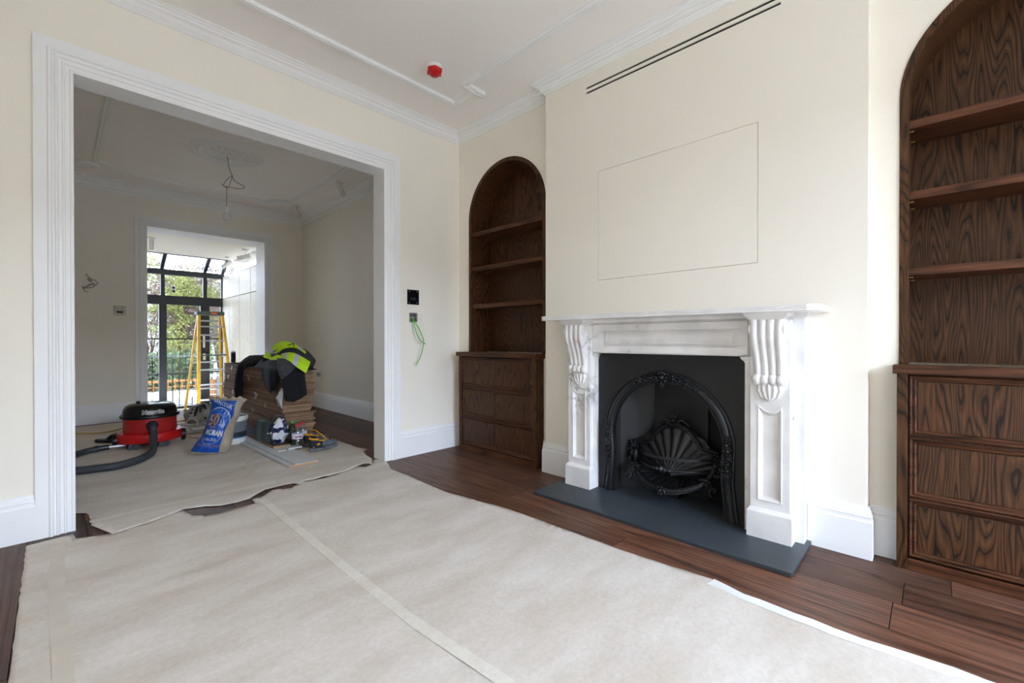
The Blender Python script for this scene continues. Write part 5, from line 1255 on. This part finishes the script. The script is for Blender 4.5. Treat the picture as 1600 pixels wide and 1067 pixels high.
# ================================================================== garden
GZ = -.45
mat('patio', 'b5b0a8', .8, var=.08, scale=4.); mat('bark', '5b4a3c', .9, var=.3, scale=14., bump=.6); mat('leaf_yellow', 'b3b76a', .7, var=.3, scale=1.5); mat('leaf_green', '7f9468', .7, var=.3, scale=1.5); mat('leaf_dark', '757f74', .7, var=.3, scale=1.5); mat('twig', '9a8076', .9, var=.3, scale=2.); mat('trellis', 'd69a5c', .7, var=.15, scale=6.); mat('cedar', 'c98e5c', .7, var=.15, scale=6.); mat('render_white', 'ece9e4', .9); mat('shingle', '5a5652', .9, var=.25, scale=9.); mat('grey_paint', '8d9296', .7)
struct('ground_garden', box(-20, 24, YG+.05, 60, GZ-.3, GZ), 'patio', 'pale garden paving beyond the glazed doors')
def foliage(name, m, n, fn, size, seed, parent=None):
    r_ = random.Random(seed); verts, faces = [], []
    for i in range(n):
        c_ = Vector(fn(r_)); d_ = Vector((r_.gauss(0, 1), r_.gauss(0, 1), r_.gauss(0, .6))).normalized(); e_ = d_.orthogonal().normalized(); e_.rotate(Matrix.Rotation(r_.uniform(0, 6.3), 3, d_)); s_ = size*r_.uniform(.6, 1.4)
        k = len(verts); g_ = d_.cross(e_)
        verts += [c_-e_*s_, c_+g_*s_*.45+d_*s_*.1, c_+e_*s_, c_-g_*s_*.45+d_*s_*.1]; faces.append((k, k+1, k+2, k+3))
    me = bpy.data.meshes.new(name); me.from_pydata(verts, [], faces); me.materials.append(MATS[m]); o = bpy.data.objects.new(name, me); COL.objects.link(o)
    if parent: o.parent = parent; o.matrix_parent_inverse = Matrix.Translation(-parent.location)
    o['kind'] = 'stuff'
    return o
def gp(px, py, Y): return ony(px, py, Y)
# trellis fence
def tr(name, Y, pxa, pxb, pya, label):
    a_, b_ = gp(pxa, 600, Y).x, gp(pxb, 600, Y).x; zt = gp((pxa+pxb)/2, pya, Y).z
    t = thing(name, label, 'fence', ((a_+b_)/2, Y, GZ)); n = int((b_-a_)/.16); nz = int((zt-GZ)/.16)
    for i in range(n+1): link('upright_slat', box(a_+.16*i, a_+.16*i+.03, Y-.01, Y+.01, GZ, zt), 'trellis', t)
    for j in range(1, nz+1): link('cross_slat', box(a_, b_, Y-.028, Y-.011, GZ+.16*j, GZ+.16*j+.03), 'trellis', t)
    link('top_rail', box(a_-.05, b_+.05, Y-.04, Y+.03, zt, zt+.06), 'trellis', t)
tr('trellis_fence', 15.5, 190, 312, 598, 'orange timber trellis fence at the end of the garden')
# metal railing nearer the doors
t = thing('garden_railing', 'thin dark metal railing outside the glazed doors', 'railing', (1.8, 11.6, GZ))
Yr = 11.6; xa, xb = gp(180, 560, Yr).x, gp(300, 560, Yr).x; zt = gp(260, 558, Yr).z
link('handrail', box(xa, xb, Yr-.02, Yr+.02, zt, zt+.025), 'grey_paint', t)
for i in range(12):
    x = xa+(xb-xa)*i/11; link('baluster', box(x-.008, x+.008, Yr-.008, Yr+.008, GZ, zt), 'black_steel', t)
link('bottom_rail', box(xa, xb, Yr-.012, Yr+.012, GZ+.1, GZ+.12), 'grey_paint', t)
# hedge
t = thing('garden_hedge', 'light green leafy hedge behind the trellis fence', 'hedge', (3, 16.6, GZ))
hx0, hx1 = gp(170, 590, 16.6).x, gp(330, 590, 16.6).x
foliage('foliage', 'leaf_green', 2600, lambda r: (r.uniform(hx0, hx1), r.uniform(16.2, 17.0), r.uniform(GZ, .5+.25*r.random())), .07, 3, t)
bm = bmesh.new()
for i in range(9): tube(bm, [(hx0+(hx1-hx0)*i/8, 16.6, GZ), (hx0+(hx1-hx0)*i/8+.05, 16.6, .3)], .02, 6)
link('stems', bm, 'bark', t)
# leaning tree with two stems
def tree(name, label, base, tips, crown, nl, m1, m2, seed, rad=.13):
    t = thing(name, label, 'tree', base); r_ = random.Random(seed); bm = bmesh.new(); B_ = Vector(base)
    for tip in tips:
        T_ = Vector(tip); mid = (B_+T_)/2+Vector((r_.uniform(-.15, .15), 0, 0)); tube(bm, smooth_path([B_, mid, T_], 6), lambda s: rad*(1-.7*s), 8)
        for k in range(9):
            s_ = .35+.65*k/8; p_ = B_.lerp(T_, s_); q_ = p_+Vector((r_.uniform(-1.6, 1.6), r_.uniform(-.5, .5), r_.uniform(-.1, 1.1)))
            tube(bm, smooth_path([p_, (p_+q_)/2+Vector((0, 0, .12)), q_], 4), lambda s: .035*(1-.8*s), 5)
    link('trunk', bm, 'bark', t)
    def clump(r, lo, k):
        for _ in range(14):
            p = crown(r)
            if noise.noise(Vector((p.x*1.3, p.y*.6, p.z*2.6+seed)))*k > lo: return p
        return p
    foliage('leaves', m1, nl*2, lambda r: clump(r, .06, 1), .042, seed, t); foliage('twigs', m2, nl*2, lambda r: clump(r, -.02, -1), .035, seed+1, t)
    return t
cy = 18.5
c0 = gp(283, 600, cy); c0.z = GZ
tp = [gp(276, 490, cy), gp(292, 470, cy)]
def crown1(r):
    px = r.gauss(295, 38); py = r.triangular(408, 560, 455)
    p = gp(px, py, 18.5+r.uniform(-.9, .9)); p.z += .12*math.sin(p.x*9); return p
tree('garden_tree', 'leaning two-stemmed tree with yellow-green leaves beyond the trellis', c0, tp, crown1, 5200, 'leaf_yellow', 'twig', 5)
c1 = gp(350, 600, 22.8); c1.z = GZ
tree('garden_tree', 'dense dark green tree standing behind the two-stemmed tree', c1, [gp(350, 470, 22.8), gp(325, 460, 22.8)], lambda r: gp(r.gauss(318, 36), r.triangular(412, 590, 480), 22.8+r.uniform(-.9, .9)), 6500, 'leaf_green', 'leaf_dark', 9, .2)
c2 = gp(225, 600, 20.5); c2.z = GZ
t = thing('bare_tree', 'bare branched shrub before the white garden building', 'tree', c2)
bm = bmesh.new(); r_ = random.Random(4)
for k in range(10):
    tip = gp(r_.uniform(215, 252), r_.uniform(470, 540), 20.5+r_.uniform(-.3, .3)); tube(bm, smooth_path([c2, (c2+tip)/2+Vector((r_.uniform(-.3, .3), 0, .1)), tip], 5), lambda s: .04*(1-.8*s), 6)
link('branches', bm, 'bark', t)
foliage('leaves', 'leaf_yellow', 500, lambda r: gp(r.uniform(200, 252), r.uniform(395, 470), 20.5+r.uniform(-.3, .3)), .07, 12, t)
# buildings
t = thing('white_building', 'white rendered building behind the bare shrub', 'building', (1.5, 28, GZ))
xa, xb = gp(150, 560, 28.).x, gp(262, 560, 28.).x; link('wall', box(xa, xb, 28, 32, GZ, gp(230, 488, 28.).z), 'render_white', t); link('roof', box(xa-.2, xb+.2, 27.8, 32.2, gp(230, 488, 28.).z, gp(230, 480, 28.).z), 'shingle', t)
t = thing('dark_shed', 'dark slatted timber shed behind the leaning tree', 'shed', (4.3, 25, GZ))
xa, xb = gp(261, 560, 25.).x, gp(330, 560, 25.).x; zt = gp(280, 520, 25.).z
link('wall', box(xa, xb, 25, 26.5, GZ, zt), 'shingle', t)
for i in range(int((zt-GZ)/.18)): link('slat', box(xa-.02, xb+.02, 24.97, 25.0, GZ+.18*i+.02, GZ+.18*i+.15), 'shingle', t)
t = thing('cedar_screen', 'pale cedar slatted screen with grey post beside the patio', 'fence', (3.0, 13.0, GZ))
Ys = 13.; xa, xb = gp(327, 600, Ys).x, gp(360, 600, Ys).x; zt = gp(340, 588, Ys).z; n = int((zt-GZ)/.13)
for i in range(n): link('slat', box(xa, xb, Ys, Ys+.02, GZ+.13*i+.01, GZ+.13*i+.12), 'cedar', t)
link('post', box(gp(338, 600, Ys).x, gp(342, 600, Ys).x, Ys-.06, Ys, GZ, zt+.15), 'grey_paint', t); link('coping', box(xa-.05, xb, Ys-.08, Ys+.1, zt, zt+.05), 'light_grey', t)

# unseen house blocks added either side of the garden to cut its sky light
for nm, x0, x1, lb in (('neighbour_sky_block', -9, -2.6, 'brick neighbouring house on the white building side of the garden'), ('neighbour_sky_block', 6.5, 12, 'brick house beyond the cedar screen')):
    t = thing(nm, lb, 'building', ((x0+x1)/2, 12, GZ)); link('wall', box(x0, x1, YR1, 14, GZ, 6.5), 'brick_mass', t); link('roof', prism(bmesh.new(), [(x0, YR1, 6.5), (x1, YR1, 6.5), ((x0+x1)/2, YR1, 8.5)], (0, 14-YR1, 0)), 'shingle', t)
